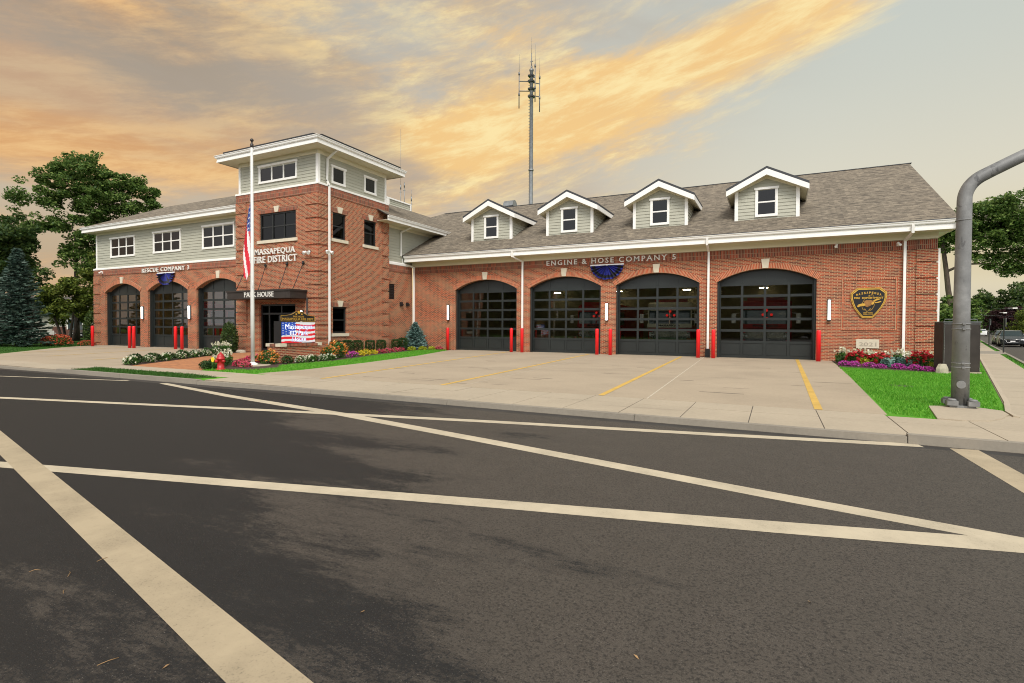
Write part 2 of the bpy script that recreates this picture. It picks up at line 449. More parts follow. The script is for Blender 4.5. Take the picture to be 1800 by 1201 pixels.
def ellip(n, c, r, shell=.5, rng=RNG):
    d = rng.normal(size=(n, 3)); d /= np.linalg.norm(d, axis=1)[:, None]
    k = rng.uniform(shell ** 3, 1, n) ** (1 / 3)
    return np.array(c) + d * k[:, None] * np.array(r)
def text_mb(mb, body, face, uc, zc, width, height, o, thick, mat=0, off=0., sp=1., serif=0.):
    cu = bpy.data.curves.new('txt', 'FONT'); cu.body = body; cu.size = 1.; cu.offset = off; cu.resolution_u = 3; cu.space_character = sp
    ob = bpy.data.objects.new('txt', cu); COL.objects.link(ob)
    dg = bpy.context.evaluated_depsgraph_get(); dg.update()
    me = bpy.data.meshes.new_from_object(ob.evaluated_get(dg))
    vs = [tuple(v.co) for v in me.vertices]; fs = [tuple(p.vertices) for p in me.polygons]
    ed = {}
    for f in fs:
        for i in range(len(f)): ed[(f[i], f[(i + 1) % len(f)])] = 1
    bpy.data.objects.remove(ob); bpy.data.curves.remove(cu); bpy.data.meshes.remove(me)
    x0 = min(v[0] for v in vs); x1 = max(v[0] for v in vs); y0 = min(v[1] for v in vs); y1 = max(v[1] for v in vs)
    sx = width / (x1 - x0); sy = height / (y1 - y0)
    def T(v, oo): return P(face, uc + (v[0] - (x0 + x1) / 2) * sx, oo, zc + (v[1] - (y0 + y1) / 2) * sy)
    for f in fs: mb.poly([T(vs[i], o + thick) for i in f], mat)
    if serif:   # slab serifs on the feet and heads of the stems
        yc = [v[1] for v in vs]; top = sorted(yc)[int(len(yc) * .97)]
        for (a, b_) in ed:
            if (b_, a) in ed: continue
            (xa, ya_), (xb, yb2) = vs[a][:2], vs[b_][:2]
            if abs(ya_ - yb2) < .004 and .03 < abs(xa - xb) < .22:
                for lv, sg in ((0., 1), (.683, -1)):
                    if abs(ya_ - lv) < .05:
                        x_, X_ = min(xa, xb) - serif, max(xa, xb) + serif; h_ = .055
                        q = [(x_, ya_), (X_, ya_), (X_, ya_ + sg * h_), (x_, ya_ + sg * h_)]; q = q if sg > 0 else q[::-1]
                        mb.poly([T(p, o + thick * .97) for p in q], mat)
                        for i in range(4): mb.poly([T(q[i], o + thick * .97), T(q[i], o), T(q[(i + 1) % 4], o), T(q[(i + 1) % 4], o + thick * .97)], mat)
    for (a, b_) in ed:
        if (b_, a) not in ed: mb.poly([T(vs[a], o + thick), T(vs[a], o), T(vs[b_], o), T(vs[b_], o + thick)], mat)
# ------------------------------------------------------------------ the fire station
FS = thing('fire_station', 'long red brick fire station with arched dark bay doors, sided tower and dormers', 'building', (-20, 30, 0))
RY, RX0, RX1, RTOP = 28.5, -21.6, 6.15, 5.40
LY, LX0, LX1, LTOP = 21.02, -44.9, -28.05, 5.47
TX0, TX1, TY0, TY1, TTOP = -28.05, -21.6, 20.32, 25.92, 8.98
KX = -21.72
DW, SPR, RISE = 4.36, 3.81, .60
RD = [-18.31 + 5.213 * i for i in range(4)]
LD = [-43.47 + 5.27 * i for i in range(3)]
def arc_z(t): # t in 0..1 along the chord
    R = ((DW / 2) ** 2 + RISE ** 2) / (2 * RISE); x = (t - .5) * DW
    return SPR + RISE - R + math.sqrt(R * R - x * x)
def arched_wall(name, Y, x0, x1, top, doors, rev=.34, pit=24):
    mb = MB(); cuts = [x0]
    for d in doors: cuts += [d, d + DW]
    cuts.append(x1)
    for i in range(0, len(cuts), 2):
        a, b = cuts[i], cuts[i + 1]
        mb.poly([(a, Y, 0), (b, Y, 0), (b, Y, top), (a, Y, top)])
    for d in doors:
        for k in range(pit):
            t0, t1 = k / pit, (k + 1) / pit
            mb.poly([(d + t0 * DW, Y, arc_z(t0)), (d + t1 * DW, Y, arc_z(t1)), (d + t1 * DW, Y, top), (d + t0 * DW, Y, top)])
            mb.poly([(d + t0 * DW, Y + rev, arc_z(t0)), (d + t1 * DW, Y + rev, arc_z(t1)), (d + t1 * DW, Y, arc_z(t1)), (d + t0 * DW, Y, arc_z(t0))])
        mb.poly([(d, Y, 0), (d, Y + .12, 0), (d, Y + .12, SPR), (d, Y, SPR)])
        mb.poly([(d + DW, Y + .12, 0), (d + DW, Y, 0), (d + DW, Y, SPR), (d + DW, Y + .12, SPR)])
    return mb
mb = arched_wall('brick_wall', RY, RX0, RX1, RTOP, RD)
mb.poly([(RX1, RY, 0), (RX1, RY + 17, 0), (RX1, RY + 17, RTOP), (RX1, RY, RTOP)])
mb.poly([(RX1, RY, RTOP), (RX1, RY + 17, RTOP), (RX1, RY + 8.6, 10.4)], 1)
mb.build('brick_wall', ['brick', 'siding'], FS)
mb = arched_wall('brick_wall', LY, LX0, LX1, LTOP, LD)
mb.poly([(LX0, LY + 14, 0), (LX0, LY, 0), (LX0, LY, LTOP), (LX0, LY + 14, LTOP)])
mb.build('brick_wall', 'brick', FS)
# tower walls with openings
def holed(mb, face, u0, u1, z0, z1, holes, rev=.10, mat=0):
    us = sorted({u0, u1} | {h[0] for h in holes} | {h[1] for h in holes}); zs = sorted({z0, z1} | {h[2] for h in holes} | {h[3] for h in holes})
    for i in range(len(us) - 1):
        for j in range(len(zs) - 1):
            uc, zc = (us[i] + us[i + 1]) / 2, (zs[j] + zs[j + 1]) / 2
            if any(h[0] < uc < h[1] and h[2] < zc < h[3] for h in holes): continue
            mb.poly([P(face, us[i], 0, zs[j]), P(face, us[i + 1], 0, zs[j]), P(face, us[i + 1], 0, zs[j + 1]), P(face, us[i], 0, zs[j + 1])], mat)
    for a, b, c, d in holes:
        for q in (((a, c), (a, d)), ((b, d), (b, c)), ((a, d), (b, d)), ((b, c), (a, c))):
            mb.poly([P(face, q[0][0], 0, q[0][1]), P(face, q[0][0], -rev, q[0][1]), P(face, q[1][0], -rev, q[1][1]), P(face, q[1][0], 0, q[1][1])], mat)
SF, EF = ('S', TY0), ('E', TX1)
FW = (-26.13, -23.24, 6.27, 7.77)
SW = [(21.36, 22.32, 6.27, 7.70), (23.80, 24.83, 6.27, 7.74), (21.35, 22.37, 1.10, 2.56)]
mb = MB()
ENT = (-26.16, -23.30, 0., 2.70)
holed(mb, SF, TX0, TX1, 0, TTOP, [FW, ENT], .16)
holed(mb, EF, TY0, TY1, 0, TTOP, SW, .16)
mb.poly([(TX0, TY1, 0), (TX0, TY0, 0), (TX0, TY0, TTOP), (TX0, TY1, TTOP)])
mb.poly([(TX1, TY1, 0), (TX0, TY1, 0), (TX0, TY1, TTOP), (TX1, TY1, TTOP)])
mb.build('brick_wall', 'brick', FS)
mb = MB(); KF = ('E', KX)
holed(mb, KF, TY1, RY, 0, RTOP, [(26.05, 26.72, 3.2, 4.17)], .1)
mb.build('brick_wall', 'brick', FS)
# recessed louvre in the link wall and two small black boxes beside it
mb = MB(); mb.fbox(KF, 26.05, 26.72, -.12, -.09, 3.2, 4.17)
for k in range(9): mb.fbox(KF, 26.07, 26.70, -.08, -.03, 3.25 + k * .1, 3.30 + k * .1)
mb.build('louvre_vent', 'darkmetal', FS)
for y in (27.2, 27.85):
    mb = MB(); mb.fbox(KF, y, y + .2, 0, .12, 2.8, 3.05); mb.fbox(KF, y + .03, y + .17, .12, .2, 2.84, 2.93); mb.build('exhaust_box', 'black', FS)
# soldier bands
def band(face, u0, u1, z0, z1, o=.035):
    mb = MB(); mb.fbox(face, u0, u1, .002, o, z0 + .003, z1 - .001); return mb
for face, u0, u1, z0, z1 in ((('S', RY), RX0 + .02, RX1 + .03, 4.97, RTOP - .004), (('S', LY), LX0 - .03, LX1 - .003, 5.05, LTOP - .004),
                             (SF, TX0 - .03, TX1 + .034, 8.54, TTOP - .004), (EF, TY0 + .001, TY1 + .03, 8.54, TTOP - .004), (KF, TY1 + .002, RY - .05, 4.97, RTOP - .004)):
    band(face, u0, u1, z0, z1).build('brick_band', 'brick_v', FS)
# quoins: proud blocks with one-course grooves between
def quoin(face, u0, u1, top, zs, o=.05):
    mb = MB(); z = 0.
    for g in zs + [top]:
        if g - z > .1: mb.fbox(face, u0, u1, .001, o, z + .001, min(g, top) - .004)
        z = g + .075
    return mb
TZ = [.80 + .7075 * k for k in range(11)]
RZ = [.16 + .7 * k for k in range(7)]
qs = [quoin(SF, -22.5, TX1 + .05, 8.53, TZ), quoin(SF, TX0 - .05, -27.2, 8.53, TZ), quoin(EF, TY0 + .001, 20.95, 8.53, TZ), quoin(EF, 25.33, TY1 + .05, 8.53, TZ),
      quoin(('S', RY), 5.45, RX1 + .05, 4.96, RZ), quoin(('S', LY), LX0 - .05, -44.1, 5.04, RZ)]
for q in qs: q.build('quoin', 'brick', FS)
# arches and keystones
def arch(Y, d):
    mb = MB(); n = 30; th = .27; R = ((DW / 2) ** 2 + RISE ** 2) / (2 * RISE); cz = SPR + RISE - R; a1 = math.asin(DW / 2 / R)
    a1 += .012
    for k in range(n):
        p = []
        for a in (-a1 + 2 * a1 * k / n, -a1 + 2 * a1 * (k + 1) / n):
            p.append(((d + DW / 2 + R * math.sin(a), cz + R * math.cos(a)), (d + DW / 2 + (R + th) * math.sin(a), cz + (R + th) * math.cos(a)), a * R))
        (i0, o0, s0), (i1, o1, s1) = p; y0 = Y - .03
        mb.poly([(i0[0], y0, i0[1]), (i1[0], y0, i1[1]), (o1[0], y0, o1[1]), (o0[0], y0, o0[1])], 0, [(s0, .002), (s1, .002), (s1, .272), (s0, .272)])
        mb.poly([(o0[0], y0, o0[1]), (o1[0], y0, o1[1]), (o1[0], Y, o1[1]), (o0[0], Y, o0[1])])
        mb.poly([(i0[0], Y, i0[1]), (i1[0], Y, i1[1]), (i1[0], y0, i1[1]), (i0[0], y0, i0[1])])
    return mb
def keystone(face, uc, z0, z1, w0, w1):
    mb = MB(); mb.extr([(uc - w0 / 2, z0), (uc + w0 / 2, z0), (uc + w1 / 2, z1), (uc - w1 / 2, z1)], face, .001, .07); mb.build('keystone', 'stone', FS)
for Y, ds in ((RY, RD), (LY, LD)):
    for d in ds:
        arch(Y, d).build('door_arch', 'brick_a', FS)
        keystone(('S', Y), d + DW / 2, 4.415, 4.87, .26, .37)
for face, (a, b, c, d_) in ((SF, FW), (EF, SW[0]), (EF, SW[1]), (EF, SW[2])):
    # flat brick lintel, keystone and limestone sill
    mb = MB(); mb.extr([(a - .10, d_), (b + .10, d_), (b + .2, d_ + .26), (a - .2, d_ + .26)], face, .001, .02); mb.build('brick_lintel', 'brick_v', FS)
    keystone(face, (a + b) / 2, d_ + .002, d_ + .33, .24, .42)
    mb = MB(); mb.fbox(face, a - .14, b + .14, -.08, .07, c - .17, c - .003); mb.build('stone_sill', 'stone', FS)
# ------------------------------------------------------------------ bay doors
def bay_door(Y, d):
    yd = Y + .34; mb = MB(); S = ('S', yd)
    x0, x1 = d, d + DW
    # jamb liners
    mb.box(x0 + .004, x0 + .10, Y + .125, yd + .1, .004, SPR + .1); mb.box(x1 - .10, x1 - .004, Y + .125, yd + .1, .004, SPR + .1)
    rails = [(.006, .13), (.74, .86)] + [(.86 + .45 + .575 * i, .86 + .575 * (i + 1)) for i in range(4)] + [(.86 + .45 + .575 * 4, 3.76)]
    for a, b in rails: mb.fbox(S, x0 + .1, x1 - .1, -.05, 0, a, b)
    st = .055; W = (x1 - x0 - .2) / 4
    for i in range(5):
        xc = x0 + .1 + W * i
        mb.fbox(S, max(x0 + .101, xc - st), min(x1 - .101, xc + st), -.045, .004, .13, 3.70)
    for i in range(4):  # raised solid panels in the bottom section
        xa = x0 + .1 + W * i + st + .03; mb.fbox(S, xa, xa + W - 2 * st - .06, -.05, -.012, .16, .71)
        mb.fbox(S, xa - .028, xa + W - 2 * st - .032, -.05, -.03, .131, .739)
    # arched head panel with battens
    n = 24
    for k in range(n):
        t0, t1 = k / n, (k + 1) / n
        mb.poly([(x0 + t0 * DW, yd - .002, 3.75), (x0 + t1 * DW, yd - .002, 3.75), (x0 + t1 * DW, yd - .002, arc_z(t1) + .005), (x0 + t0 * DW, yd - .002, arc_z(t0) + .005)])
    for i in (1, 2, 3):
        xc = x0 + .1 + W * i; t = (xc - x0) / DW; mb.fbox(S, xc - .05, xc + .05, .003, .02, 3.77, arc_z(t) - .06)
    pts = [(x0 + DW * k / n, arc_z(k / n)) for k in range(n + 1)]
    for k in range(n):
        (a, za), (b, zb) = pts[k], pts[k + 1]
        mb.hexa([(a, yd - .022, za - .06), (b, yd - .022, zb - .06), (b, yd - .003, zb - .06), (a, yd - .003, za - .06), (a, yd - .022, za - .001), (b, yd - .022, zb - .001), (b, yd - .003, zb - .001), (a, yd - .003, za - .001)])
    do = mb.build('garage_door', 'doorpaint', FS)
    g = MB()
    for r in range(5):
        for i in range(4):
            xa = x0 + .1 + W * i + st; z = .86 + .575 * r
            tlt = random.uniform(-.004, .004)
            g.poly([(xa, yd + .03 + tlt, z), (xa + W - 2 * st, yd + .03 - tlt, z), (xa + W - 2 * st, yd + .03 - tlt, z + .45), (xa, yd + .03 + tlt, z + .45)])
    g.build('glass_panes', 'glass', do)
for d in RD: bay_door(RY, d)
for d in LD: bay_door(LY, d)
# bay interiors: rooms behind the doors, with strip lights
def room(x0, x1, y0, y1, z1, wall):
    mb = MB()
    mb.poly([(x0, y0, .004), (x1, y0, .004), (x1, y1, .004), (x0, y1, .004)], 1)
    mb.poly([(x0, y1, 0), (x1, y1, 0), (x1, y1, z1), (x0, y1, z1)]); mb.poly([(x0, y0, 0), (x0, y1, 0), (x0, y1, z1), (x0, y0, z1)])
    mb.poly([(x1, y1, 0), (x1, y0, 0), (x1, y0, z1), (x1, y1, z1)]); mb.poly([(x0, y0, z1), (x0, y1, z1), (x1, y1, z1), (x1, y0, z1)])
    mb.poly([(x1, y0 - .02, SPR + .65), (x0, y0 - .02, SPR + .65), (x0, y0 - .02, z1 + .02), (x1, y0 - .02, z1 + .02)])
    for k in range(7):  # roof joists
        y = y0 + 1.2 + k * (y1 - y0 - 2) / 6; mb.box(x0 + .05, x1 - .05, y, y + .12, z1 - .35, z1 - .02)
    mb.build('bay_room', [wall, 'bayfloor'], FS)
room(RX0 + .2, RX1 - .2, RY + .46, RY + 14, 5.2, 'interior')
room(LX0 + .2, LX1 - .1, LY + .46, LY + 10, 5.25, 'warmwall')
for x0, y, z in [(RD[i] + 1.0, RY + 3.0, 4.6) for i in range(4)] + [(RD[i] + 2.9, RY + 6.5, 4.6) for i in range(4)] + [(RD[i] + 1.6, RY + 12.8, 4.3) for i in range(4)] + [(LD[i] + 1.6, LY + 2.5, 4.55) for i in range(3)] + [(LD[i] + .9, LY + 9.2, 4.2) for i in range(3)] + [(LD[i] + 2.9, LY + 9.2, 4.2) for i in range(3)]:
    mb = MB(); x1_ = x0 + (1.2 if y < RY else .55); mb.box(x0, x1_, y, y + .14, z, z + .06, 0); mb.box(x0 - .03, x1_ + .03, y - .03, y + .17, z + .062, z + .12, 1)
    mb.build('ceiling_light', ['bayglow' if y < RY else 'bayglow_dim', 'darkmetal'], FS)
# tower back rooms so that windows look into dark space
mb = MB()
mb.box(TX0 + .3, TX1 - .3, TY0 + .3, TY1 - .3, .01, 4.4); mb.box(TX0 + .3, TX1 - .3, TY0 + .3, TY1 - .3, 5.0, 10.9)
mb.build('inner_room', 'interior', FS)
# ------------------------------------------------------------------ siding
def laps(mb, face, u0, u1, z0, z1, h=.18, holes=(), clip=None):
    z = z0
    while z < z1 - .01:
        zt = min(z + h, z1)
        segs = [(u0, u1)]
        for a, b, c, d in holes:
            if c < (z + zt) / 2 < d:
                segs = [s for u, v in segs for s in ((u, min(v, a)), (max(u, b), v)) if s[1] - s[0] > .01]
        for a, b in segs:
            if clip:
                ca, cb = clip((z + zt) / 2); a, b = max(a, ca), min(b, cb)
                if b - a < .02: continue
            mb.poly([P(face, a, .026, z), P(face, b, .026, z), P(face, b, .003, zt), P(face, a, .003, zt)])
            mb.poly([P(face, a, 0, z), P(face, b, 0, z), P(face, b, .026, z), P(face, a, .026, z)])
        z = zt
def window(face, a, b, c, d, n=1, trim='white', tw=.11, hung=True, grid=(3, 2), head=True, o=.06, glassm='winglass', parent=None, name='window', deep=0.):
    par = parent or FS
    mb = MB()
    if head: mb.fbox(face, a - tw - .05, b + tw + .05, .001, o + .03, d, d + tw)
    else: mb.fbox(face, a - tw, b + tw, .001, o, d, d + tw)
    mb.fbox(face, a - tw, b + tw, .001, o + (.02 if head else 0), c - tw, c)
    mb.fbox(face, a - tw, a, .001, o, c, d); mb.fbox(face, b, b + tw, .001, o, c, d)
    W = (b - a) / n
    for i in range(1, n): mb.fbox(face, a + W * i - .027, a + W * i + .027, .001, o - .008, c, d)
    zm = (c + d) / 2
    for i in range(n):
        ua, ub = a + W * i + (.027 if i else 0), a + W * (i + 1) - (.027 if i < n - 1 else 0)
        if hung: mb.fbox(face, ua, ub, .005, .045, zm - .015, zm + .015)
        for q0, q1 in (((c, zm - .015), (zm + .015, d)) if hung else ((c, d),)):
            mb.fbox(face, ua, ua + .02, .005, .04, q0, q1); mb.fbox(face, ub - .02, ub, .005, .04, q0, q1)
            mb.fbox(face, ua + .02, ub - .02, .005, .04, q0, q0 + .02); mb.fbox(face, ua + .02, ub - .02, .005, .04, q1 - .02, q1)
            if grid:
                for k in range(1, grid[0]):
                    u = ua + (ub - ua) * k / grid[0]; mb.fbox(face, u - .010, u + .010, .002, .010, q0 + .02, q1 - .02, 2)
                for k in range(1, grid[1]):
                    z = q0 + (q1 - q0) * k / grid[1]; mb.fbox(face, ua + .02, ub - .02, .0025, .0095, z - .010, z + .010, 2)
    g = MB(); g.poly([P(face, a, .012, c), P(face, b, .012, c), P(face, b, .012, d), P(face, a, .012, d)])
    if parent is not None and parent is not FS:   # already a level down: keep frame and pane in one mesh
        for f, uv in zip(g.f, g.uv): mb.poly([g.v[i] for i in f], 1, uv)
        return mb.build(name, [trim, glassm, 'muntin'], par)
    w = mb.build(name, [trim, trim, 'muntin'], par); g.build('pane', glassm, w); return w
# left wing upper storey
LSF = ('S', 21.12); LSX0 = -44.72
mb = MB()
LWH = [(-42.75, -39.93, 6.40, 7.62), (-37.55, -34.73, 6.42, 7.66), (-32.30, -29.45, 6.38, 7.66)]
laps(mb, LSF, LSX0 + .1, LX1 - .01, 5.62, 8.02, .18, LWH)
laps(mb, ('W', LSX0), -33., -21.2, 5.62, 8.02)
mb.build('siding_wall', 'siding', FS)
for a, b, c, d in LWH: window(LSF, a, b, c, d, 3)
mb = MB(); mb.box(LSX0 - .045, LSX0 + .10, 21.07, 21.22, 5.622, 8.018); mb.build('corner_board', 'white', FS)
# tower top storey
TSF, TEF = ('S', 20.44), ('E', -21.72)
mb = MB()
TSW = (-26.16, -23.35, 9.60, 10.40); TEW = [(21.46, 22.27, 9.38, 10.16), (24.00, 24.82, 9.46, 10.24)]
laps(mb, TSF, -27.83, -21.83, 9.13, 10.62, .17, [TSW]); laps(mb, TEF, 20.55, 25.70, 9.13, 10.62, .17, TEW)
laps(mb, ('W', -27.93), -25.8, -20.5, 9.13, 10.62, .17)
mb.build('siding_wall', 'siding', FS)
window(TSF, *TSW, 3, hung=False, grid=(3, 3)); 
for w in TEW: window(TEF, *w, 1, hung=False, grid=(3, 3))
for x0, x1, y0, y1 in ((-21.84, -21.67, 20.39, 20.55), (-27.98, -27.83, 20.39, 20.55), (-21.84, -21.67, 25.70, 25.85)): mb = MB(); mb.box(x0, x1, y0, y1, 9.132, 10.618); mb.build('corner_board', 'white', FS)
# link upper storey
mb = MB(); laps(mb, ('E', -21.82), 25.9, 33.5, 5.60, 7.78, .18); mb.build('siding_wall', 'siding', FS)
# white sill mouldings between brick and siding
def moulding(path, prof, mat, name, closed=False):
    mb = MB(); mb.sweep(path, prof, 0, closed); return mb.build(name, mat, FS)
# travel with the outside on the right: go from left-front ... the outside of a south wall is on the right when travelling in +X -> right normal = (dy,-dx) = (0,-1)
moulding([(LX0, 33), (LX0, LY), (LX1 - .001, LY)], [(-.25, 5.473), (.055, 5.473), (.055, 5.56), (-.05, 5.62), (-.25, 5.62)], 'white', 'trim_band')
moulding([(TX0, TY1), (TX0, TY0), (TX1, TY0), (TX1, TY1)], [(-.25, 8.983), (.06, 8.983), (.06, 9.08), (-.06, 9.13), (-.25, 9.13)], 'white', 'trim_band')
moulding([(KX, TY1 + .001), (KX, RY + .2)], [(-.2, 5.403), (.05, 5.403), (.05, 5.52), (-.05, 5.60), (-.2, 5.60)], 'white', 'trim_band')
# eaves: frieze, soffit, fascia and gutter
def eaves(path, zf, ze, o, closed=False, fr=.34, fpath=None):
    zs = ze - fr
    moulding(fpath or path, [(-.02, zf), (.035, zf), (.05, zf + .1), (.05, zs - .001), (-.02, zs - .001)], 'cream', 'frieze', closed)
    moulding(path, [(-.04, zs), (o - .015, zs), (o - .015, zs + .02), (-.04, zs + .02)], 'cream', 'soffit', closed)
    moulding(path, [(o - .014, zs - .03), (o + .012, zs - .03), (o + .012, zs + .06), (o, zs + .065), (o, ze - .02), (o - .014, ze - .02)], 'white', 'fascia', closed)
    moulding(path, [(o + .001, ze - .15), (o + .05, ze - .15), (o + .075, ze - .11), (o + .085, ze - .05), (o + .11, ze - .03), (o + .115, ze), (o + .10, ze), (o + .09, ze - .02), (o + .001, ze - .02)], 'white', 'gutter', closed)
eaves([(LSX0, 33.), (LSX0, 21.12), (LX1 - .002, 21.12)], 8.02, 8.53, .66)
eaves([(-27.93, 25.8), (-27.93, 20.44), (-21.72, 20.44), (-21.72, 25.8)], 10.62, 11.19, .84, True)
eaves([(-21.82, 24.9), (-21.82, 31.9)], 7.72, 8.14, 1.05, fr=.28, fpath=[(-21.82, TY1 + .03), (-21.82, 31.9)])
eaves([(RX0 - .1, RY), (6.62, RY)], 5.402, 6.04, .86, fr=.36, fpath=[(RX0 - .1, RY), (RX1 + .002, RY), (RX1 + .002, RY + 12)])
mb = MB(); mb.box(6.60, 6.64, 27.55, RY + .3, 5.66, 6.03); mb.box(RX1, 6.60, RY + .001, 45, 5.66, 5.72); mb.build('eave_return', 'white', FS)
# downspouts
def spout(pts, w=.1):
    mb = MB()
    for (a, b) in zip(pts, pts[1:]):
        a, b = Vector(a), Vector(b); d = (b - a).normalized(); sx = Vector((1, 0, 0)) if abs(d.x) < .9 else Vector((0, 1, 0))
        s1 = (sx - d * sx.dot(d)).normalized(); s2 = d.cross(s1); a2, b2 = a - d * .03, b + d * .03; q = []
        for e in (a2, b2):
            for i, j in ((-1, -1), (1, -1), (1, 1), (-1, 1)): q.append(tuple(e + s1 * i * w * .5 + s2 * j * w * .36))
        mb.hexa(q)
    return mb.build('downspout', 'white', FS)
def rw_spout(x, dx, zb, xb=None):
    spout([(x - dx, 27.56, 5.86), (x - dx, 27.60, 5.60), (x, RY - .10, 5.36), (x if xb is None else xb, RY - .10, zb)])
rw_spout(-21.48, .35, .1); rw_spout(-13.52, .3, 1.3); rw_spout(-3.08, 0, .45); rw_spout(5.02, -.12, .12)
mb = MB(); mb.box(-3.19, -2.97, RY - .22, RY - .01, .02, .44); mb.box(-3.17, -2.99, RY - .24, RY - .2, .1, .16); mb.build('drain_boot', 'black', FS)
spout([(-20.97, 21.02, 11.0), (-20.97, 21.02, 10.83), (-21.6, 20.98, 10.44), (-21.63, 20.98, 9.30), (-21.47, 20.98, 9.02), (-21.47, 20.98, .1)])
spout([(-20.85, 27.45, 8.0), (-20.85, 27.45, 7.86), (-21.72, 27.35, 7.55), (-21.72, 27.35, 6.05)], .09)
spout([(6.25, RY + .12, 4.95), (6.25, RY + .12, 1.8)])
# ------------------------------------------------------------------ roofs
def slope(mb, pts, mat=0, ux=(1, 0), th=.05):
    # shingled slope with real thickness; uv = along eave, up the slope
    p = [Vector(q) for q in pts]; n = (p[1] - p[0]).cross(p[2] - p[0]).normalized()
    if n.z < 0: p = p[::-1]; n = -n
    e = Vector((ux[0], ux[1], 0)); s = n.cross(e)
    mb.poly([tuple(q) for q in p], mat, [(q.dot(e), q.dot(s)) for q in p])
    low = [q - Vector((0, 0, th)) for q in p]
    mb.poly([tuple(q) for q in low[::-1]], 1)
    for i in range(len(p)):
        j = (i + 1) % len(p); mb.poly([tuple(p[j]), tuple(p[i]), tuple(low[i]), tuple(low[j])], 1)
EY, EZ, MS = 27.53, 6.075, .505
RGY = 37.1; RGZ = EZ + MS * (RGY - EY)
mb = MB()
slope(mb, [(-21.80, EY, EZ), (6.68, EY, EZ), (6.68, RGY, RGZ), (-25., RGY, RGZ), (-26.6, RGY - 1.4, RGZ - 1.4 * MS), (-26.6, 34.3, EZ + MS * (34.3 - EY)), (-21.80, 31.2, EZ + MS * (31.2 - EY))])
slope(mb, [(-27., 2 * RGY - EY, EZ), (6.68, 2 * RGY - EY, EZ), (6.68, RGY, RGZ - .002), (-25., RGY, RGZ - .002)])
slope(mb, [(-25., RGY, RGZ), (-26.9, RGY - 1.7, RGZ - 1.7 * MS), (-29, RGY + 4, RGZ - 4 * MS)], 0, (0, 1))
for k in range(60):  # ridge caps
    x = -24.9 + k * .527; mb.poly([(x, RGY - .12, RGZ - .03), (x + .6, RGY - .12, RGZ - .03), (x + .6, RGY, RGZ + .04), (x, RGY, RGZ + .03)], 1); mb.poly([(x, RGY, RGZ + .03), (x + .6, RGY, RGZ + .04), (x + .6, RGY + .12, RGZ - .03), (x, RGY + .12, RGZ - .03)], 1)
mb.build('roof', ['shingle', 'darkroof'], FS)
mb = MB()  # rake board on the gable end
for a, b in (((27.45, EZ - .05), (RGY, RGZ - .05)), ((RGY, RGZ - .05), (2 * RGY - EY, EZ - .05))):
    mb.hexa([(6.60, a[0], a[1] - .24), (6.66, a[0], a[1] - .24), (6.66, b[0], b[1] - .24), (6.60, b[0], b[1] - .24), (6.60, a[0], a[1]), (6.66, a[0], a[1]), (6.66, b[0], b[1]), (6.60, b[0], b[1])])
mb.build('rake_board', 'white', FS)
mb = MB()
slope(mb, [(-45.42, 20.42, 8.55), (-28.06, 20.42, 8.55), (-28.06, 24.4, 10.54), (-41.44, 24.4, 10.54)])
slope(mb, [(-45.42, 34, 8.55), (-45.42, 20.42, 8.55), (-41.44, 24.4, 10.54), (-41.44, 30.1, 10.54)], 0, (0, 1))
slope(mb, [(-41.44, 24.4, 10.538), (-28.06, 24.4, 10.538), (-28.06, 34, 10.538), (-41.44, 30.1, 10.538)], 1)
mb.build('roof', ['shingle', 'darkroof'], FS)
mb = MB()
slope(mb, [(-20.73, 24.9, 8.16), (-20.73, 36.5, 8.16), (-24.7, 36.5, 10.16), (-24.7, 24.9, 10.16)], 0, (0, 1))
slope(mb, [(-24.7, TY1 + .03, 10.158), (-24.7, 36.5, 10.158), (-28.05, 36.5, 10.158), (-28.05, TY1 + .03, 10.158)], 1)
mb.build('roof', ['shingle', 'darkroof'], FS)
# tower roof with dark solar sheets
hx, hy = (-28.74 - 20.91) / 2, (19.63 + 26.61) / 2
mb = MB(); c = [(-28.78, 19.59, 11.2), (-20.87, 19.59, 11.2), (-20.87, 26.65, 11.2), (-28.78, 26.65, 11.2)]; ap = (hx, hy, 12.05)
for i in range(4): slope(mb, [c[i], c[(i + 1) % 4], ap], 0, (1, 0) if i % 2 == 0 else (0, 1))
mb.build('roof', ['darkroof', 'darkroof'], FS)
for k in range(4):
    x = -28.3 + k * 1.78; x1 = x + 1.72; mb = MB(); mb.hexa([(x, 19.64, 11.25), (x1, 19.64, 11.25), (x1 - .2, 21.3, 11.50), (x + .2, 21.3, 11.50), (x, 19.64, 11.35), (x1, 19.64, 11.35), (x1 - .2, 21.3, 11.58), (x + .2, 21.3, 11.58)]); mb.build('solar_panel', 'black', FS)
for k in range(4):
    y = 19.95 + k * 1.60; y1 = y + 1.54; mb = MB(); mb.hexa([(-22.6, y + .2, 11.50), (-20.92, y, 11.25), (-20.92, y1, 11.25), (-22.6, y1 - .2, 11.50), (-22.6, y + .2, 11.58), (-20.92, y, 11.35), (-20.92, y1, 11.35), (-22.6, y1 - .2, 11.58)]); mb.build('solar_panel', 'black', FS)
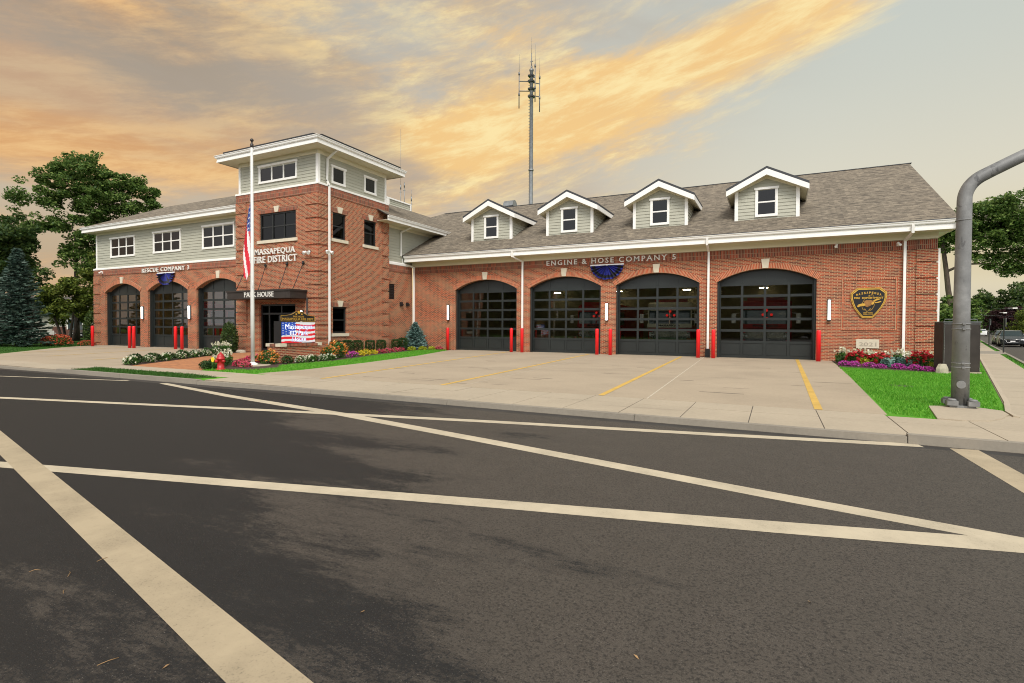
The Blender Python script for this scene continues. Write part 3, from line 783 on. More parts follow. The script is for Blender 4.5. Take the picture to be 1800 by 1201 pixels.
# louvred roof screen behind the tower
mb = MB(); SCF = ('E', -24.75)
laps(mb, SCF, 29.75, 32.15, 10.16, 10.56, .13); mb.fbox(SCF, 29.5, 29.75, -.1, .05, 10.12, 10.64); mb.fbox(SCF, 32.15, 32.28, -.1, .05, 10.12, 10.64)
laps(mb, SCF, 25.9, 29.3, 10.16, 10.5, .13)
mb.build('roof_screen', 'siding', FS)
mb = MB(); mb.fbox(SCF, 29.5, 32.3, -.12, .08, 10.565, 10.66); mb.fbox(SCF, 29.75, 32.15, -.02, .05, 10.10, 10.17); mb.fbox(SCF, 29.48, 29.78, .051, .07, 10.11, 10.563); mb.fbox(SCF, 32.12, 32.3, .051, .07, 10.11, 10.563)
mb.build('screen_trim', 'white', FS)
# rooftop goose-neck vent
mb = MB()
pr = [(.42 * math.cos(a), .48 * math.sin(a)) for a in [math.pi * k / 12 for k in range(13)]]
V0 = Vector((-19.45, 37.6, RGZ + .12))
for (a, b), (c_, d_) in zip(pr, pr[1:]):
    mb.poly([(V0.x, V0.y + a, V0.z + b), (V0.x + .85, V0.y + a, V0.z + b), (V0.x + .85, V0.y + c_, V0.z + d_), (V0.x, V0.y + c_, V0.z + d_)], 0, smooth=True)
mb.poly([(V0.x + .85, V0.y + a, V0.z + b) for a, b in pr], 0); mb.poly([(V0.x, V0.y + a, V0.z + b) for a, b in pr][::-1], 0)
mb.box(V0.x + .1, V0.x + .75, V0.y - .3, V0.y + .3, V0.z - .5, V0.z)
mb.build('roof_vent', 'steel', FS)
# ------------------------------------------------------------------ dormers
def dormer(cx):
    dm = MB(); YF = 29.3; hw = 1.43; zb, zc, zp = 6.86, 8.38, 8.97; F = ('S', YF)
    def cl(z):
        if z <= zc: return (cx - hw, cx + hw)
        w = hw * (1 - (z - zc) / (zp + .12 - zc)); return (cx - w, cx + w)
    laps(dm, F, cx - hw + .01, cx + hw - .01, zb, zp + .1, .17, [(cx - .46, cx + .46, 7.12, 8.44)], cl)
    E = ('E', cx + hw - .01); laps(dm, E, YF + .02, 32.6, zb, 8.40, .17); laps(dm, ('W', cx - hw + .01), -32.6, -YF - .02, zb, 8.40, .17)
    d = dm.build('dormer', 'siding', FS)
    for xa, xb in ((cx - hw - .03, cx - hw + .13), (cx + hw - .13, cx + hw + .03)):
        b = MB(); b.box(xa, xb, YF - .045, YF + .1, zb, zc + .04); b.build('corner_board', 'white', d)
    # raking frieze
    r = MB()
    for s in (-1, 1):
        q = [(cx, zp - .02), (cx + s * (hw + .02), zc - .05), (cx + s * (hw + .02), zc + .08), (cx, zp + .13)]
        if s < 0: q = q[::-1]
        r.extr([(u, z) for u, z in q][::-1], F, .001, .04)
    r.build('rake_frieze', 'cream', d)
    window(F, cx - .40, cx + .40, 7.17, 8.42, 1, parent=d, tw=.11)
    # roof: two slopes running back into the main roof, dark edge
    pk, ev, ex = 9.46, 8.52, 1.84; yF = 28.82
    yb = lambda z: EY + (z - EZ) / MS + .05
    rf = MB()
    for s in (-1, 1):
        pts = [(cx, yF, pk), (cx + s * ex, yF, ev), (cx + s * ex, yb(ev), ev), (cx, yb(pk), pk)]
        slope(rf, pts, 0, (0, 1), .11)
    rf.build('dormer_roof', ['shingle', 'darkroof'], d)
    fa = MB(); k = (pk - ev) / ex
    for s in (-1, 1):
        q = [(cx, pk - .12), (cx + s * ex, ev - .12), (cx + s * ex, ev - .38), (cx, pk - .42)]
        if s > 0: q = q[::-1]
        fa.extr(q[::-1], ('S', yF + .055), .001, .05)
        x0, x1 = sorted((cx + s * ex, cx + s * (ex - .05)))
        fa.box(x0, x1, yF + .06, yb(ev) + .1, ev - .36, ev - .115)
        # sloped soffit under the overhang
        fa.poly([(cx, yF + .06, pk - .36), (cx + s * (ex - .06), yF + .06, ev - .33), (cx + s * (ex - .06), yb(ev), ev - .33), (cx, yb(pk), pk - .36)], 1)
    fa.build('fascia', ['white', 'cream'], d)
for i in range(4): dormer(RD[i] + DW / 2)
# ------------------------------------------------------------------ tower brick windows, entrance, canopy
def dark_window(face, h, n=1):
    a, b, c, d = h; k = (face[0], face[1] - .14 if face[0] == 'E' else face[1] + .14)
    return window(k, a + .07, b - .07, c + .07, d - .07, n, 'darkmetal', .068, True, (3, 2) if n == 1 else None, False, .07, 'darkglass')
dark_window(SF, FW, 3)
for h in SW: dark_window(EF, h)
mb = MB(); NF = ('S', TY0 + .15); a, b = -26.16, -23.30
for u0, u1, z0, z1 in ((a, a + .1, .01, 2.7), (b - .1, b, .01, 2.7), (a + .1, b - .1, 2.6, 2.7), (a + .1, b - .1, 2.12, 2.22), (a + .1, b - .1, .01, .2), (a + .62, a + .72, .2, 2.12), (a + 1.62, a + 1.72, .2, 2.12), (a + .62, a + .70, 2.22, 2.6), (a + 1.62, a + 1.70, 2.22, 2.6), (a + 2.55, a + 2.63, .2, 2.12)):
    mb.fbox(NF, u0, u1, -.06, .03 if u1 - u0 < .2 else .02, z0, z1)
en = mb.build('entrance_door', 'black', FS)
g = MB(); g.poly([P(NF, a + .1, -.02, .2), P(NF, b - .1, -.02, .2), P(NF, b - .1, -.02, 2.6), P(NF, a + .1, -.02, 2.6)]); g.build('pane', 'darkglass', en)
h = MB(); h.tube([P(NF, a + 1.52, .09, .95), P(NF, a + 1.52, .09, 1.35)], .02, 8); h.build('handle', 'chrome', en)
# canopy
CY, CX0, CX1, CZ0, CZ1 = 19.18, -27.32, -22.38, 2.95, 3.41
mb = MB(); mb.box(CX0, CX1, CY, TY0 - .06, CZ0, CZ1 - .09); mb.box(CX0 - .05, CX1 + .05, CY - .05, TY0 - .055, CZ1 - .088, CZ1)
for x in (-25.7, -24., -24.0 + 1.3): mb.box(x, x + .012, CY - .004, CY, CZ0 + .01, CZ1 - .1)
mb.tube([(-22.3, TY0 - .1, 3.0), (-22.3, TY0 - .1, .2)], .045, 8)
cn = mb.build('entrance_canopy', 'bronze', FS)
mb = MB(); text_mb(mb, 'PARK HOUSE', ('S', CY), -24.72, 3.165, 2.30, .27, .003, .03, 0, .004, 1.05, .05); mb.build('lettering', 'letter', cn)
for xt, xb in ((-27.15, -27.0), (-25.58, -25.15), (-23.87, -23.55), (-22.64, -22.5)):
    mb = MB(); mb.tube([(xt, TY0 - .03, 4.88), (xb, CY + .28, CZ1)], .018, 6); mb.lathe([(.07, 0), (.07, .05)], (xt, TY0 - .06, 4.84), 8); mb.box(xt - .07, xt + .07, TY0 - .07, TY0 - .051, 4.80, 4.96); mb.build('tie_rod', 'darkmetal', cn)
# date stone and raised brick frame
F = ('S', RY)
mb = MB(); mb.fbox(F, 3.28, 4.15, .001, .04, .62, 1.02); mb.fbox(F, 3.33, 4.10, .041, .05, .955, .985); ds = mb.build('date_stone', 'stone', FS)
mb = MB(); text_mb(mb, '2021', F, 3.715, .80, .66, .17, .041, .012, 0, .012); mb.build('date_numerals', plain('carved_stone', (.40, .35, .27), .9, 0, .05, 4), ds)
mb = MB()
for u0, u1, z0, z1 in ((2.70, 4.80, 3.70, 3.77), (2.70, 4.80, 1.43, 1.50), (2.70, 2.77, 1.501, 3.699), (4.73, 4.80, 1.501, 3.699)): mb.fbox(F, u0, u1, .001, .03, z0, z1)
mb.build('brick_frame', 'brick_a', FS)
# ------------------------------------------------------------------ ground, road, pavements
def sheet(name, polys, mat, z0, z1=None, kind='structure'):
    mb = MB()
    for p in polys:
        if z1 is None: mb.poly([(x, y, z0) for x, y in p])
        else:
            mb.poly([(x, y, z1) for x, y in p])
            for i in range(len(p)):
                a, b = p[i], p[(i + 1) % len(p)]; mb.poly([(a[0], a[1], z0), (b[0], b[1], z0), (b[0], b[1], z1), (a[0], a[1], z1)])
    o = mb.build(name, mat); o['kind'] = kind; return o
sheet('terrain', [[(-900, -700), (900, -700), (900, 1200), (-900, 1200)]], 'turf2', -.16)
sl = .2427
def kx(y): return 10.26 + (y - 32.3) * sl        # kerb line of the side street
def wx(y): return 8.46 + (y - 26.6) * sl         # outer edge of its pavement
def ix(y): return 4.24 + (y - 14.37) * .2485     # inner edge
sheet('road', [[(-300, -9), (60, -9), (60, 9.6), (-300, 9.6)], [(kx(9.6), 9.6), (60, 9.6), (kx(700) + 9.5, 700), (kx(700), 700)], [(-9, -120), (9, -120), (9, -9), (-9, -9)]], 'road', -.1)
arc = [(4.0 + 1.55 * math.sin(a), 10.9 - 1.55 * math.cos(a)) for a in [math.pi / 2 * k / 8 for k in range(9)]]
lotp = [(-300, 9.35)] + arc + [(kx(13.5) - .02, 13.5), (kx(320) - .02, 320), (-300, 320)]
sheet('lawn', [lotp], 'turf', -.15, -.008)
# kerbs
mb = MB()
def kerbrun(pts, w=.15, z=.0, mat=0):
    for a, b in zip(pts, pts[1:]):
        d = (Vector(b) - Vector(a)).normalized(); n = Vector((-d.y, d.x)) * w; L = (Vector(b) - Vector(a)).length; k = max(1, int(L / 3.05)); 
        for i in range(k):
            p = Vector(a).lerp(Vector(b), i / k) + d * .006; q = Vector(a).lerp(Vector(b), (i + 1) / k) - d * .006
            mb.hexa([(p.x, p.y, -.15), (q.x, q.y, -.15), (q.x + n.x, q.y + n.y, -.15), (p.x + n.x, p.y + n.y, -.15), (p.x + n.x * .12, p.y + n.y * .12, z), (q.x + n.x * .12, q.y + n.y * .12, z), (q.x + n.x, q.y + n.y, z), (p.x + n.x, p.y + n.y, z)], mat)
kerbrun([(-120, 8.4), (-30, 8.75), (-21.7, 9.0)], z=-.02); kerbrun([(-21.7, 9.0), (-14.2, 9.05)], z=.03); kerbrun([(-14.2, 9.05), (-10, 9.16), (1.7, 9.2)], z=.0)
ca = [(1.7, 9.2), (4.0, 9.2)] + [(4.0 + 1.75 * math.sin(a), 10.95 - 1.75 * math.cos(a)) for a in [math.pi / 2 * k / 6 for k in range(1, 7)]]
kerbrun(ca, z=.03); kerbrun([(5.75, 10.95), (kx(14), 14.), (kx(41.2), 41.2)], z=.03); kerbrun([(kx(46.5), 46.5), (kx(120), 120)], z=.03); kerbrun([(kx(400) + 9.5, 400), (kx(10) + 9.5, 10)], z=.03)
o = mb.build('kerb', 'curb'); o['kind'] = 'structure'
# pavement slabs (separate flags with open joints over a dirty bed)
mb = MB(); bed = MB()
def slabs(x0, x1, rows, w=1.05, g=.008, zs=None):
    n = max(1, round((x1 - x0) / w)); w = (x1 - x0) / n
    for i in range(n):
        for r0, r1 in zip(rows, rows[1:]):
            dz = random.uniform(-.002, .002)
            mb.box(x0 + i * w + g, x0 + (i + 1) * w - g, r0 + g * .7, r1 - g * .7, -.1, dz)
    bed.poly([(x0, rows[0], -.006), (x1, rows[0], -.006), (x1, rows[-1], -.006), (x0, rows[-1], -.006)])
slabs(-14.3, 1.76, [9.34, 10.55, 11.40]); slabs(1.76, 4.0, [9.34, 10.55, 11.2], 1.12); slabs(-21.5, -14.3, [10.1, 11.2], 1.2)
slabs(-60, -31, [8.75, 10.0], 1.5); slabs(-31, -21.5, [9.08, 9.75, 10.4], 1.5)
mb.poly([(4.0, 9.36, 0), *[(4.0 + 1.58 * math.sin(a), 10.95 - 1.58 * math.cos(a), 0) for a in [math.pi / 2 * k / 8 for k in range(1, 9)]], (5.6, 11.2, 0), (4.0, 11.2, 0)])
# side street pavement
ys = [11.2] + [12.6 + 1.5 * k for k in range(19)] + [41.3]
for a, b in zip(ys, ys[1:]):
    la, lb = (2.9 if a < 12 else ix(a)), (3.6 if b < 13 else ix(b)); ra, rb = (5.6 if a < 12 else wx(a)), wx(b)
    mb.poly([(la, a + .007, .0), (ra, a + .007, .0), (rb, b - .007, .0), (lb, b - .007, .0)]); bed.poly([(la - .0, a, -.004), (ra, a, -.004), (rb, b, -.004), (lb, b, -.004)])
for k in range(30):
    a = 46.4 + 1.5 * k; b = a + 1.5; mb.poly([(ix(a), a + .01, 0), (wx(a), a + .01, 0), (wx(b), b - .01, 0), (ix(b), b - .01, 0)])
o = mb.build('pavement', 'walkc'); o['kind'] = 'structure'
o = bed.build('pavement_bed', 'joint'); o['kind'] = 'structure'
sheet('side_driveway', [[(ix(41.3) - 8, 41.3), (kx(41.3), 41.3), (kx(46.4), 46.4), (ix(46.4) - 8, 46.4)]], 'curb', -.09, .001)
# narrow raised edging round the corner lawn
mb = MB(); pe = [(2.47, 11.22), (2.79, 11.18), (3.37, 11.62), (3.72, 12.1), (3.80, 12.75), (ix(14.3) + .02, 14.3), (ix(22) + .02, 22), (ix(41) + .02, 41)]
for a, b in zip(pe[3:], pe[4:]):
    d = (Vector(b) - Vector(a)).normalized(); n = Vector((d.y, -d.x)) * .09
    mb.hexa([(a[0], a[1], -.05), (a[0] + n.x, a[1] + n.y, -.05), (b[0] + n.x, b[1] + n.y, -.05), (b[0], b[1], -.05), (a[0], a[1], .03), (a[0] + n.x, a[1] + n.y, .012), (b[0] + n.x, b[1] + n.y, .012), (b[0], b[1], .03)])
o = mb.build('lawn_edging', 'walkc'); o['kind'] = 'structure'
sheet('pole_footing', [[(2.71, 12.93), (2.47, 11.2), (2.79, 11.16), (3.2, 11.35), (3.45, 11.7), (3.72, 12.3), (3.78, 12.8), (3.37, 13.25)]], 'walkc', -.1, .02)
# aprons
AR = [(-14.75, 11.41), (1.80, 11.41), (2.25, 23.6), (2.33, RY + .45), (-18.7, RY + .45), (-18.5, 28.1), (-16.4, 22), (-15.15, 16.7), (-14.6, 13)]
sheet('apron', [AR], 'apron', -.1, .0)
AL = [(-31.5, 9.76), (-22.1, 10.42), (-22.2, 11.3), (-23.9, 14.0), (-28.1, 20.2), (-28.1, LY + .45), (-44.5, LY + .45), (-44.55, 20.6), (-41.2, 17.0), (-35.5, 12.4)]
sheet('apron', [AL, [(-22.09, 10.42), (-21.5, 10.42), (-21.5, 11.22), (-22.15, 11.22)]], 'apron', -.1, .0)
def stripe(name, mat, z, segs):
    # segs: (point, point, width) for straight bars, or a list of (x, y, width) for one mitred run
    mb = MB()
    for sg in segs:
        pl = sg if isinstance(sg, list) else [(*sg[0], sg[2]), (*sg[1], sg[2])]
        L_, R_ = [], []
        for k, (x, y, w) in enumerate(pl):
            a, b = pl[max(0, k - 1)], pl[min(len(pl) - 1, k + 1)]; d = Vector((b[0] - a[0], b[1] - a[1])).normalized(); L_.append((x - d.y * w / 2, y + d.x * w / 2, z)); R_.append((x + d.y * w / 2, y - d.x * w / 2, z))
        for k in range(len(pl) - 1): mb.poly([R_[k], R_[k + 1], L_[k + 1], L_[k]])
        z += .0003
    o = mb.build(name, mat); o['kind'] = 'structure'; return o
stripe('apron_line', 'yellow_paint', .004, [((-11.72, 11.15), (-14.3, 28.2), .14), ((-7.76, 11.45), (-9.28, 28.2), .14), ((-3.49, 11.45), (-4.36, 28.4), .13), ((.74, 11.45), (.93, 28.7), .14), ((-31, 12.5), (-34.3, 20.6), .11), ((-26.2, 12.2), (-29.5, 20.6), .11), ((-36.0, 13.5), (-39.2, 20.6), .11)])
stripe('apron_joint', 'lightjoint', .003, [((-2.46, 11.42), (-3.25, 28.4), .03), ((-7.2, 11.42), (-8.4, 28.4), .02), ((-12.4, 14), (-13.6, 28.4), .02)])
mb = MB()
for k in range(46):  # short dark scuffs and pour joints
    x, y = random.uniform(-13, 1.2), random.uniform(12, 27); l = random.uniform(.25, 1.1)
    mb.poly([(x, y, .002), (x + l, y + random.uniform(-.05, .05), .002), (x + l, y + .03, .002), (x, y + random.uniform(.01, .05), .002)])
for y in (17.2, 22.8): mb.poly([(-15, y, .0015), (1.9, y, .0015), (1.9, y + .012, .0015), (-15, y + .012, .0015)])
o = mb.build('apron_scuffs', 'joint'); o['kind'] = 'structure'
# road markings
stripe('road_marking', 'cream_paint', -.0992, [((-25, 6.85), (-16.85, 8.72), .10), [(-40, -2.3, .20), (-15.4, 5.38, .20), (-9.0, 6.92, .21), (-4.5, 7.91, .22), (-.87, 8.6, .22), (1.83, 9.16, .24)], [(-15.3, 8.80, .18), (-11.25, 7.95, .22), (-7.15, 7.3, .25), (-3.74, 6.58, .24), (-.05, 5.75, .24), (3.2, 5.10, .2)],
    [(-14, 1.1, .2), (-8.1, 2.82, .20), (-2.15, 4.32, .22), (-.04, 4.83, .27), (1.7, 5.28, .29), (4.2, 5.95, .3)]])
# damp dark gutter asphalt along the kerb, kerb-face shadow painted into its colour
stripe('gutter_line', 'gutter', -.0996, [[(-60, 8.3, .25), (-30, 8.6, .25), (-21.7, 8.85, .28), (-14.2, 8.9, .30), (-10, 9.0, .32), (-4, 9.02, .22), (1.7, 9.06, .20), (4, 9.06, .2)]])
mb = MB()
mb.poly([(-14, 4.23, -.0978), (-.5, 1.163, -.0978), (-.5, 1.43, -.0978), (-14, 4.468, -.0978)])
mb.poly([(2.15, 9.12, -.0978), (2.24, 6.99, -.0978), (2.3, 5.9, -.0978), (2.62, 5.9, -.0978), (2.52, 7.87, -.0978), (2.47, 9.18, -.0978)])
o = mb.build('crossing_stripe', 'dirty_paint'); o['kind'] = 'structure'
sheet('brick_walk', [[(-21.45, 11.21), (-17.35, 11.21), (-19.5, 13.2), (-22.2, 16.6), (-23.4, 18.3), (-23.2, TY0 + .15), (-26.4, TY0 + .15), (-26.3, 18.6)]], 'paver', -.1, .002)
# mulch beds
B1 = [(-22.15, 11.23), (-21.5, 11.25), (-26.35, 18.6), (-26.5, 20.28), (-28.05, 20.28), (-23.9, 14.0)]
B2 = [(-17.3, 11.6), (-16.0, 12.1), (-16.0, 13.2), (-16.9, 14.0), (-17.0, 17), (-18.6, 21.8), (-20.0, 27.2), (-18.9, 28.45), (-21.6, 28.45), (-21.6, 20.3), (-23.3, 20.3), (-23.4, 18.4), (-22.2, 16.6), (-19.5, 13.25)]
B3 = [(2.3, 25.0), (2.2, 24.2), (4.0, 23.2), (5.3, 22.6), (6.1, 28.45), (2.34, 28.45)]
sheet('mulch_bed', [B1, B2, B3], 'mulch', -.05, .012)
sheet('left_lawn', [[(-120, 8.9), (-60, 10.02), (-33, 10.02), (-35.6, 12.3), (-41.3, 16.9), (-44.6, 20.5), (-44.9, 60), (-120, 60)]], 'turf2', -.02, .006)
def inpoly(x, y, p):
    c = False
    for i in range(len(p)):
        (x0, y0), (x1, y1) = p[i - 1], p[i]
        if (y0 > y) != (y1 > y) and x < (x1 - x0) * (y - y0) / (y1 - y0) + x0: c = not c
    return c
def blades(name, polys, dens, h, mat, zb):
    pts = []
    for p in polys:
        xs = [q[0] for q in p]; ys_ = [q[1] for q in p]; A = (max(xs) - min(xs)) * (max(ys_) - min(ys_))
        for _ in range(int(A * dens)):
            x, y = random.uniform(min(xs), max(xs)), random.uniform(min(ys_), max(ys_))
            if inpoly(x, y, p): pts.append((x, y, zb))
    C = np.array(pts); n = len(C); a = RNG.uniform(0, 6.28, n); w = RNG.uniform(.006, .012, n); hh = RNG.uniform(.5, 1.2, n) * h
    d = np.stack([np.cos(a), np.sin(a), 0 * a], 1); e = np.stack([RNG.normal(0, .4, n), RNG.normal(0, .4, n), 0 * a], 1)
    V = np.empty((n, 3, 3)); V[:, 0] = C - d * w[:, None]; V[:, 1] = C + d * w[:, None]; V[:, 2] = C + e * hh[:, None] + np.array([0, 0, 1.]) * hh[:, None]
    o = quads(name, V.reshape(-1, 3), mat, nper=3); o['kind'] = 'stuff'; return o
CL = [(1.86, 11.6), (2.44, 11.3), (2.69, 12.98), (3.40, 13.3), (3.8, 13.0), (4.15, 14.3), (ix(23) - .05, 23), (ix(40) - .1, 40), (6.3, 40), (6.2, 28.5), (5.3, 22.6), (4.0, 23.15), (2.22, 24.1), (2.2, 23.0)]
blades('lawn_grass', [CL], 900, .055, 'grass', -.008)
FL = [(-17.25, 11.22), (-14.82, 11.22), (-14.66, 13), (-15.22, 16.7), (-16.45, 22), (-18.6, 28.0), (-20.0, 27.2), (-18.6, 21.8), (-17.0, 17), (-16.9, 14.0), (-16.0, 13.2), (-16.0, 12.1), (-17.3, 11.6)]
blades('lawn_grass', [FL], 700, .07, 'grass', -.008)
IS = [(-21.3, 9.22), (-21.0, 9.6), (-21.45, 10.06), (-16, 10.06), (-14.6, 9.9), (-14.7, 9.75), (-15.1, 9.24)]
sheet('verge', [IS], 'turf2', -.1, .02)
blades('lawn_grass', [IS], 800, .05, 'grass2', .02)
VG = [[(kx(y0) - .17, y0), (kx(y1) - .17, y1), (wx(y1) + .02, y1), (wx(y0) + .02, y0)] for y0, y1 in ((20, 30.5), (30.5, 41.0), (46.6, 60), (60, 75))]
blades('lawn_grass', VG, 150, .07, 'grass2', -.008)
LL = [(-60, 10.05), (-33, 10.05), (-35.6, 12.3), (-41.3, 16.9), (-44.6, 20.3), (-60, 26)]
blades('lawn_grass', [LL], 60, .08, 'grass2', .006)
# debris: twigs and fallen leaves on the road
mb = MB()
for x, y in [(-3.9, 1.65), (-4.15, 1.78), (-4.4, 1.7), (-3.0, 1.05), (-2.9, 1.4), (-4.2, 2.0)]:
    a = random.uniform(0, 6.28); l = random.uniform(.02, .05); p = Vector((x, y, -.0995)); d = Vector((math.cos(a), math.sin(a), 0)) * l
    mb.tube([p - d, p + Vector((d.y * .2, -d.x * .2, .008)), p + d], .0018, 5)
for x, y in [(-2.1, 2.3), (-.6, 2.6), (-.9, 2.2), (-1.3, 2.0), (.2, 3.6), (-2.6, 1.5)]:
    a = random.uniform(0, 6.28); c, s_ = math.cos(a) * .016, math.sin(a) * .016
    mb.poly([(x - c, y - s_, -.0995), (x + s_ * .5, y - c * .5, -.09), (x + c, y + s_, -.085), (x - s_ * .5, y + c * .5, -.09)])
o = mb.build('leaf_litter', plain('dry_leaf', (.30, .18, .08), .8, 0, .3, 9)); o['kind'] = 'stuff'
# ------------------------------------------------------------------ fittings on the building
def letters(body, face, uc, zc, w, h, label, off=.008, sp=1.08):
    mb = MB(); text_mb(mb, body, face, uc, zc, w, h, .05, .05, 0, off, sp, .055)
    # each word is its own part of the lettering
    ix_ = 1 if face[0] == 'E' else 0; sp_ = sorted((min(mb.v[i][ix_] for i in f), max(mb.v[i][ix_] for i in f), n) for n, f in enumerate(mb.f)); groups, end = [], -1e9
    for a, b, n in sp_:
        if a - end > h * .62: groups.append([])
        groups[-1].append(n); end = max(end, b)
    t = thing('lettering', label, 'lettering', P(face, uc, 0, zc - h / 2), 'raised letters on the walls')
    for g in groups:
        wb = MB()
        for n in g: wb.poly([mb.v[i] for i in mb.f[n]])
        wb.build('word', 'letter', t)
    return t
letters('RESCUE COMPANY 3', ('S', LY), -36.13, 5.19, 5.15, .27, 'pale raised letters RESCUE COMPANY 3 on the left wing', .008, 1.25)
letters('ENGINE & HOSE COMPANY 5', ('S', RY), -8.34, 5.20, 7.28, .28, 'pale raised letters ENGINE & HOSE COMPANY 5 above the right bays', .008, 1.35)
letters('MASSAPEQUA', ('S', TY0 - .02), -24.80, 5.60, 3.18, .37, 'large raised letters MASSAPEQUA under the tower window')
letters('FIRE DISTRICT', ('S', TY0 - .02), -24.77, 5.19, 3.40, .37, 'large raised letters FIRE DISTRICT above the canopy rods')
# wall lamps
def lamp(face, u, z, h, label):
    l = thing('wall_lamp', label, 'wall lamp', P(face, u, 0, z), 'lit tube lamps on the brick piers')
    mb = MB(); mb.fbox(face, u - .075, u + .075, .001, .05, z - h / 2 - .03, z + h / 2 + .03); mb.fbox(face, u - .07, u + .07, .05, .17, z - h / 2 - .05, z - h / 2); mb.fbox(face, u - .07, u + .07, .05, .17, z + h / 2, z + h / 2 + .05)
    mb.build('bracket', 'darkmetal', l)
    mb = MB(); x, y, _ = P(face, u, .115, 0); mb.lathe([(.05, z - h / 2), (.05, z + h / 2)], (x, y, 0), 12); mb.build('glass_tube', 'lampglow', l)
lamp(('S', LY), -38.72, 2.33, .80, 'white tube lamp on the pier left of the blue bunting bay'); lamp(('S', LY), -33.55, 2.33, .80, 'white tube lamp on the pier right of the middle left-wing bay')
lamp(('S', RY), -18.80, 2.39, .92, 'white tube lamp beside the first engine bay, above the blue spruce corner'); lamp(('S', RY), -8.37, 2.35, .92, 'white tube lamp on the pier under the right-wing bunting')
lamp(('S', RY), 2.20, 2.36, .92, 'white tube lamp left of the black and gold shield'); lamp(SF, -22.72, 2.0, .62, 'white tube lamp beside the entrance, above the electronic sign')
# small cameras and floodlights
def camera_(p, d, label):
    mb = MB(); p = Vector(p); d = Vector(d).normalized()
    mb.lathe([(.05, 0), (.05, .04), (.03, .08)], tuple(p), 10); mb.tube([p - d * .02 + Vector((0, 0, -.03)), p + d * .22 + Vector((0, 0, -.07))], .05, 8); mb.box(p.x - .05, p.x + .05, p.y, p.y + .12, p.z - .1, p.z + .06)
    o = mb.build('security_camera', 'white'); tag(o, label, 'camera', 'security cameras on the walls')
camera_((2.46, RY - .13, 5.30), (-.3, -1, 0), 'small white camera under the eave above the shield'); camera_((4.77, RY - .13, 5.24), (.2, -1, 0), 'small white camera left of the far right downspout'); camera_((-43.7, LY - .13, 5.30), (.6, -1, 0), 'small white camera at the left end of the brick wing')
def flood(p, d, label):
    f = thing('flood_light', label, 'flood light', p, 'twin floodlights on the tower corner'); p = Vector(p); d = Vector(d).normalized(); s = Vector((-d.y, d.x, 0))
    mb = MB(); mb.lathe([(.07, -.05), (.07, .05)], tuple(p - d * .04), 10); mb.build('junction_box', 'black', f)
    for k in (-1, 1):
        mb = MB(); a = p + s * .13 * k + d * .08; mb.tube([a - Vector((0, 0, .02)), a + d * .16 + s * .05 * k - Vector((0, 0, .12))], [.05, .10], 10); mb.build('lamp_head', 'white', f)
flood((-22.14, TY0 - .10, 5.45), (0, -1, 0), 'twin floodlight right of the FIRE DISTRICT letters'); flood((TX1 + .10, 20.85, 5.52), (1, 0, 0), 'twin floodlight on the tower side by the downspout')
# bunting: pleated half-fans
def bunting(cx, Y, zt, R, label, col='bunting half fans'):
    t = thing('bunting_fan', label, 'bunting', (cx, Y, zt), 'blue and black bunting fans')
    nb = 26; mb = MB(); rr = [.06, .30, .36, .62, .70, .90, 1.0]; mats = [0, 0, 0, 0, 1, 0]
    def pt(k, r):
        a = math.pi + math.pi * k / nb; dep = ((.03 + .09 * r)) * (1 if k % 2 else -.2); sag = 1 + .03 * math.sin(k * 1.7)
        return (cx + R * r * math.cos(a), Y - .07 - dep, zt + R * .86 * r * sag * math.sin(a))
    for k in range(nb):
        for i in range(len(rr) - 1):
            mb.poly([pt(k, rr[i]), pt(k + 1, rr[i]), pt(k + 1, rr[i + 1]), pt(k, rr[i + 1])], 1 if (mats[i] and rr[i] > .2) or k % 7 == 3 else 0)
    mb.build('pleats', ['bunt_blue', 'bunt_black'], t)
    mb = MB(); mb.box(cx - R * 1.02, cx + R * 1.02, Y - .09, Y - .04, zt - .02, zt + .05); mb.build('header_tape', 'flagwhite', t)
bunting(-36.0, LY - .02, 4.93, .92, 'blue and black bunting fan over the middle left-wing bay'); bunting(-8.37, RY - .03, 4.93, .93, 'blue and black bunting fan below the ENGINE & HOSE letters')
# shield plaque
sh = thing('shield_plaque', 'large black and gold fire department shield on the brick wall', 'plaque', (3.72, RY, 2.68))
k_ = .001615
def S2(p): return [(3.72 + (x - 635) * k_, 2.67 - (y - 545) * k_) for x, y in p]
ol = [(370, 130), (920, 130), (1055, 250), (1055, 400), (1020, 540), (950, 680), (850, 830), (740, 965), (490, 965), (390, 830), (300, 690), (245, 540), (215, 400), (215, 270)]
def scl(p, f): return [(635 + (x - 635) * f, 545 + (y - 545) * f) for x, y in p]
F = ('S', RY)
for f, mt, o1 in ((1., 'gold', .06), (.955, 'black', .066), (.935, 'gold', .072), (.88, 'black', .078)):
    mb = MB(); mb.extr(S2(scl(ol, f))[::-1], F, .002 if f == 1 else o1 - .004, o1); mb.build('shield_border' if mt == 'gold' else 'shield_field', mt, sh)
mb = MB()
wd = 'MASSAPEQUA'
for i, ch in enumerate(wd):
    a = (i - 4.5) / 4.5; u = 3.72 + a * .44; z = 2.67 + .45 - .09 * a * a
    text_mb(mb, ch, F, u, z, .062 if ch not in 'MQ' else .078, .10, .078, .012, 0, .03)
mb.build('lettering', 'gold', sh); mb = MB(); text_mb(mb, 'FIRE  DEPARTMENT', F, 3.72, 2.885, 1.10, .082, .078, .012, 0, .03); mb.build('lettering', 'gold', sh); mb = MB(); text_mb(mb, 'NEW YORK', F, 3.71, 2.215, .36, .05, .078, .012, 0, .03); mb.build('lettering', 'gold', sh); mb = MB(); text_mb(mb, 'USA 1910', F, 3.71, 2.15, .36, .05, .078, .012, 0, .03)
mb.build('lettering', 'gold', sh)
mb = MB()
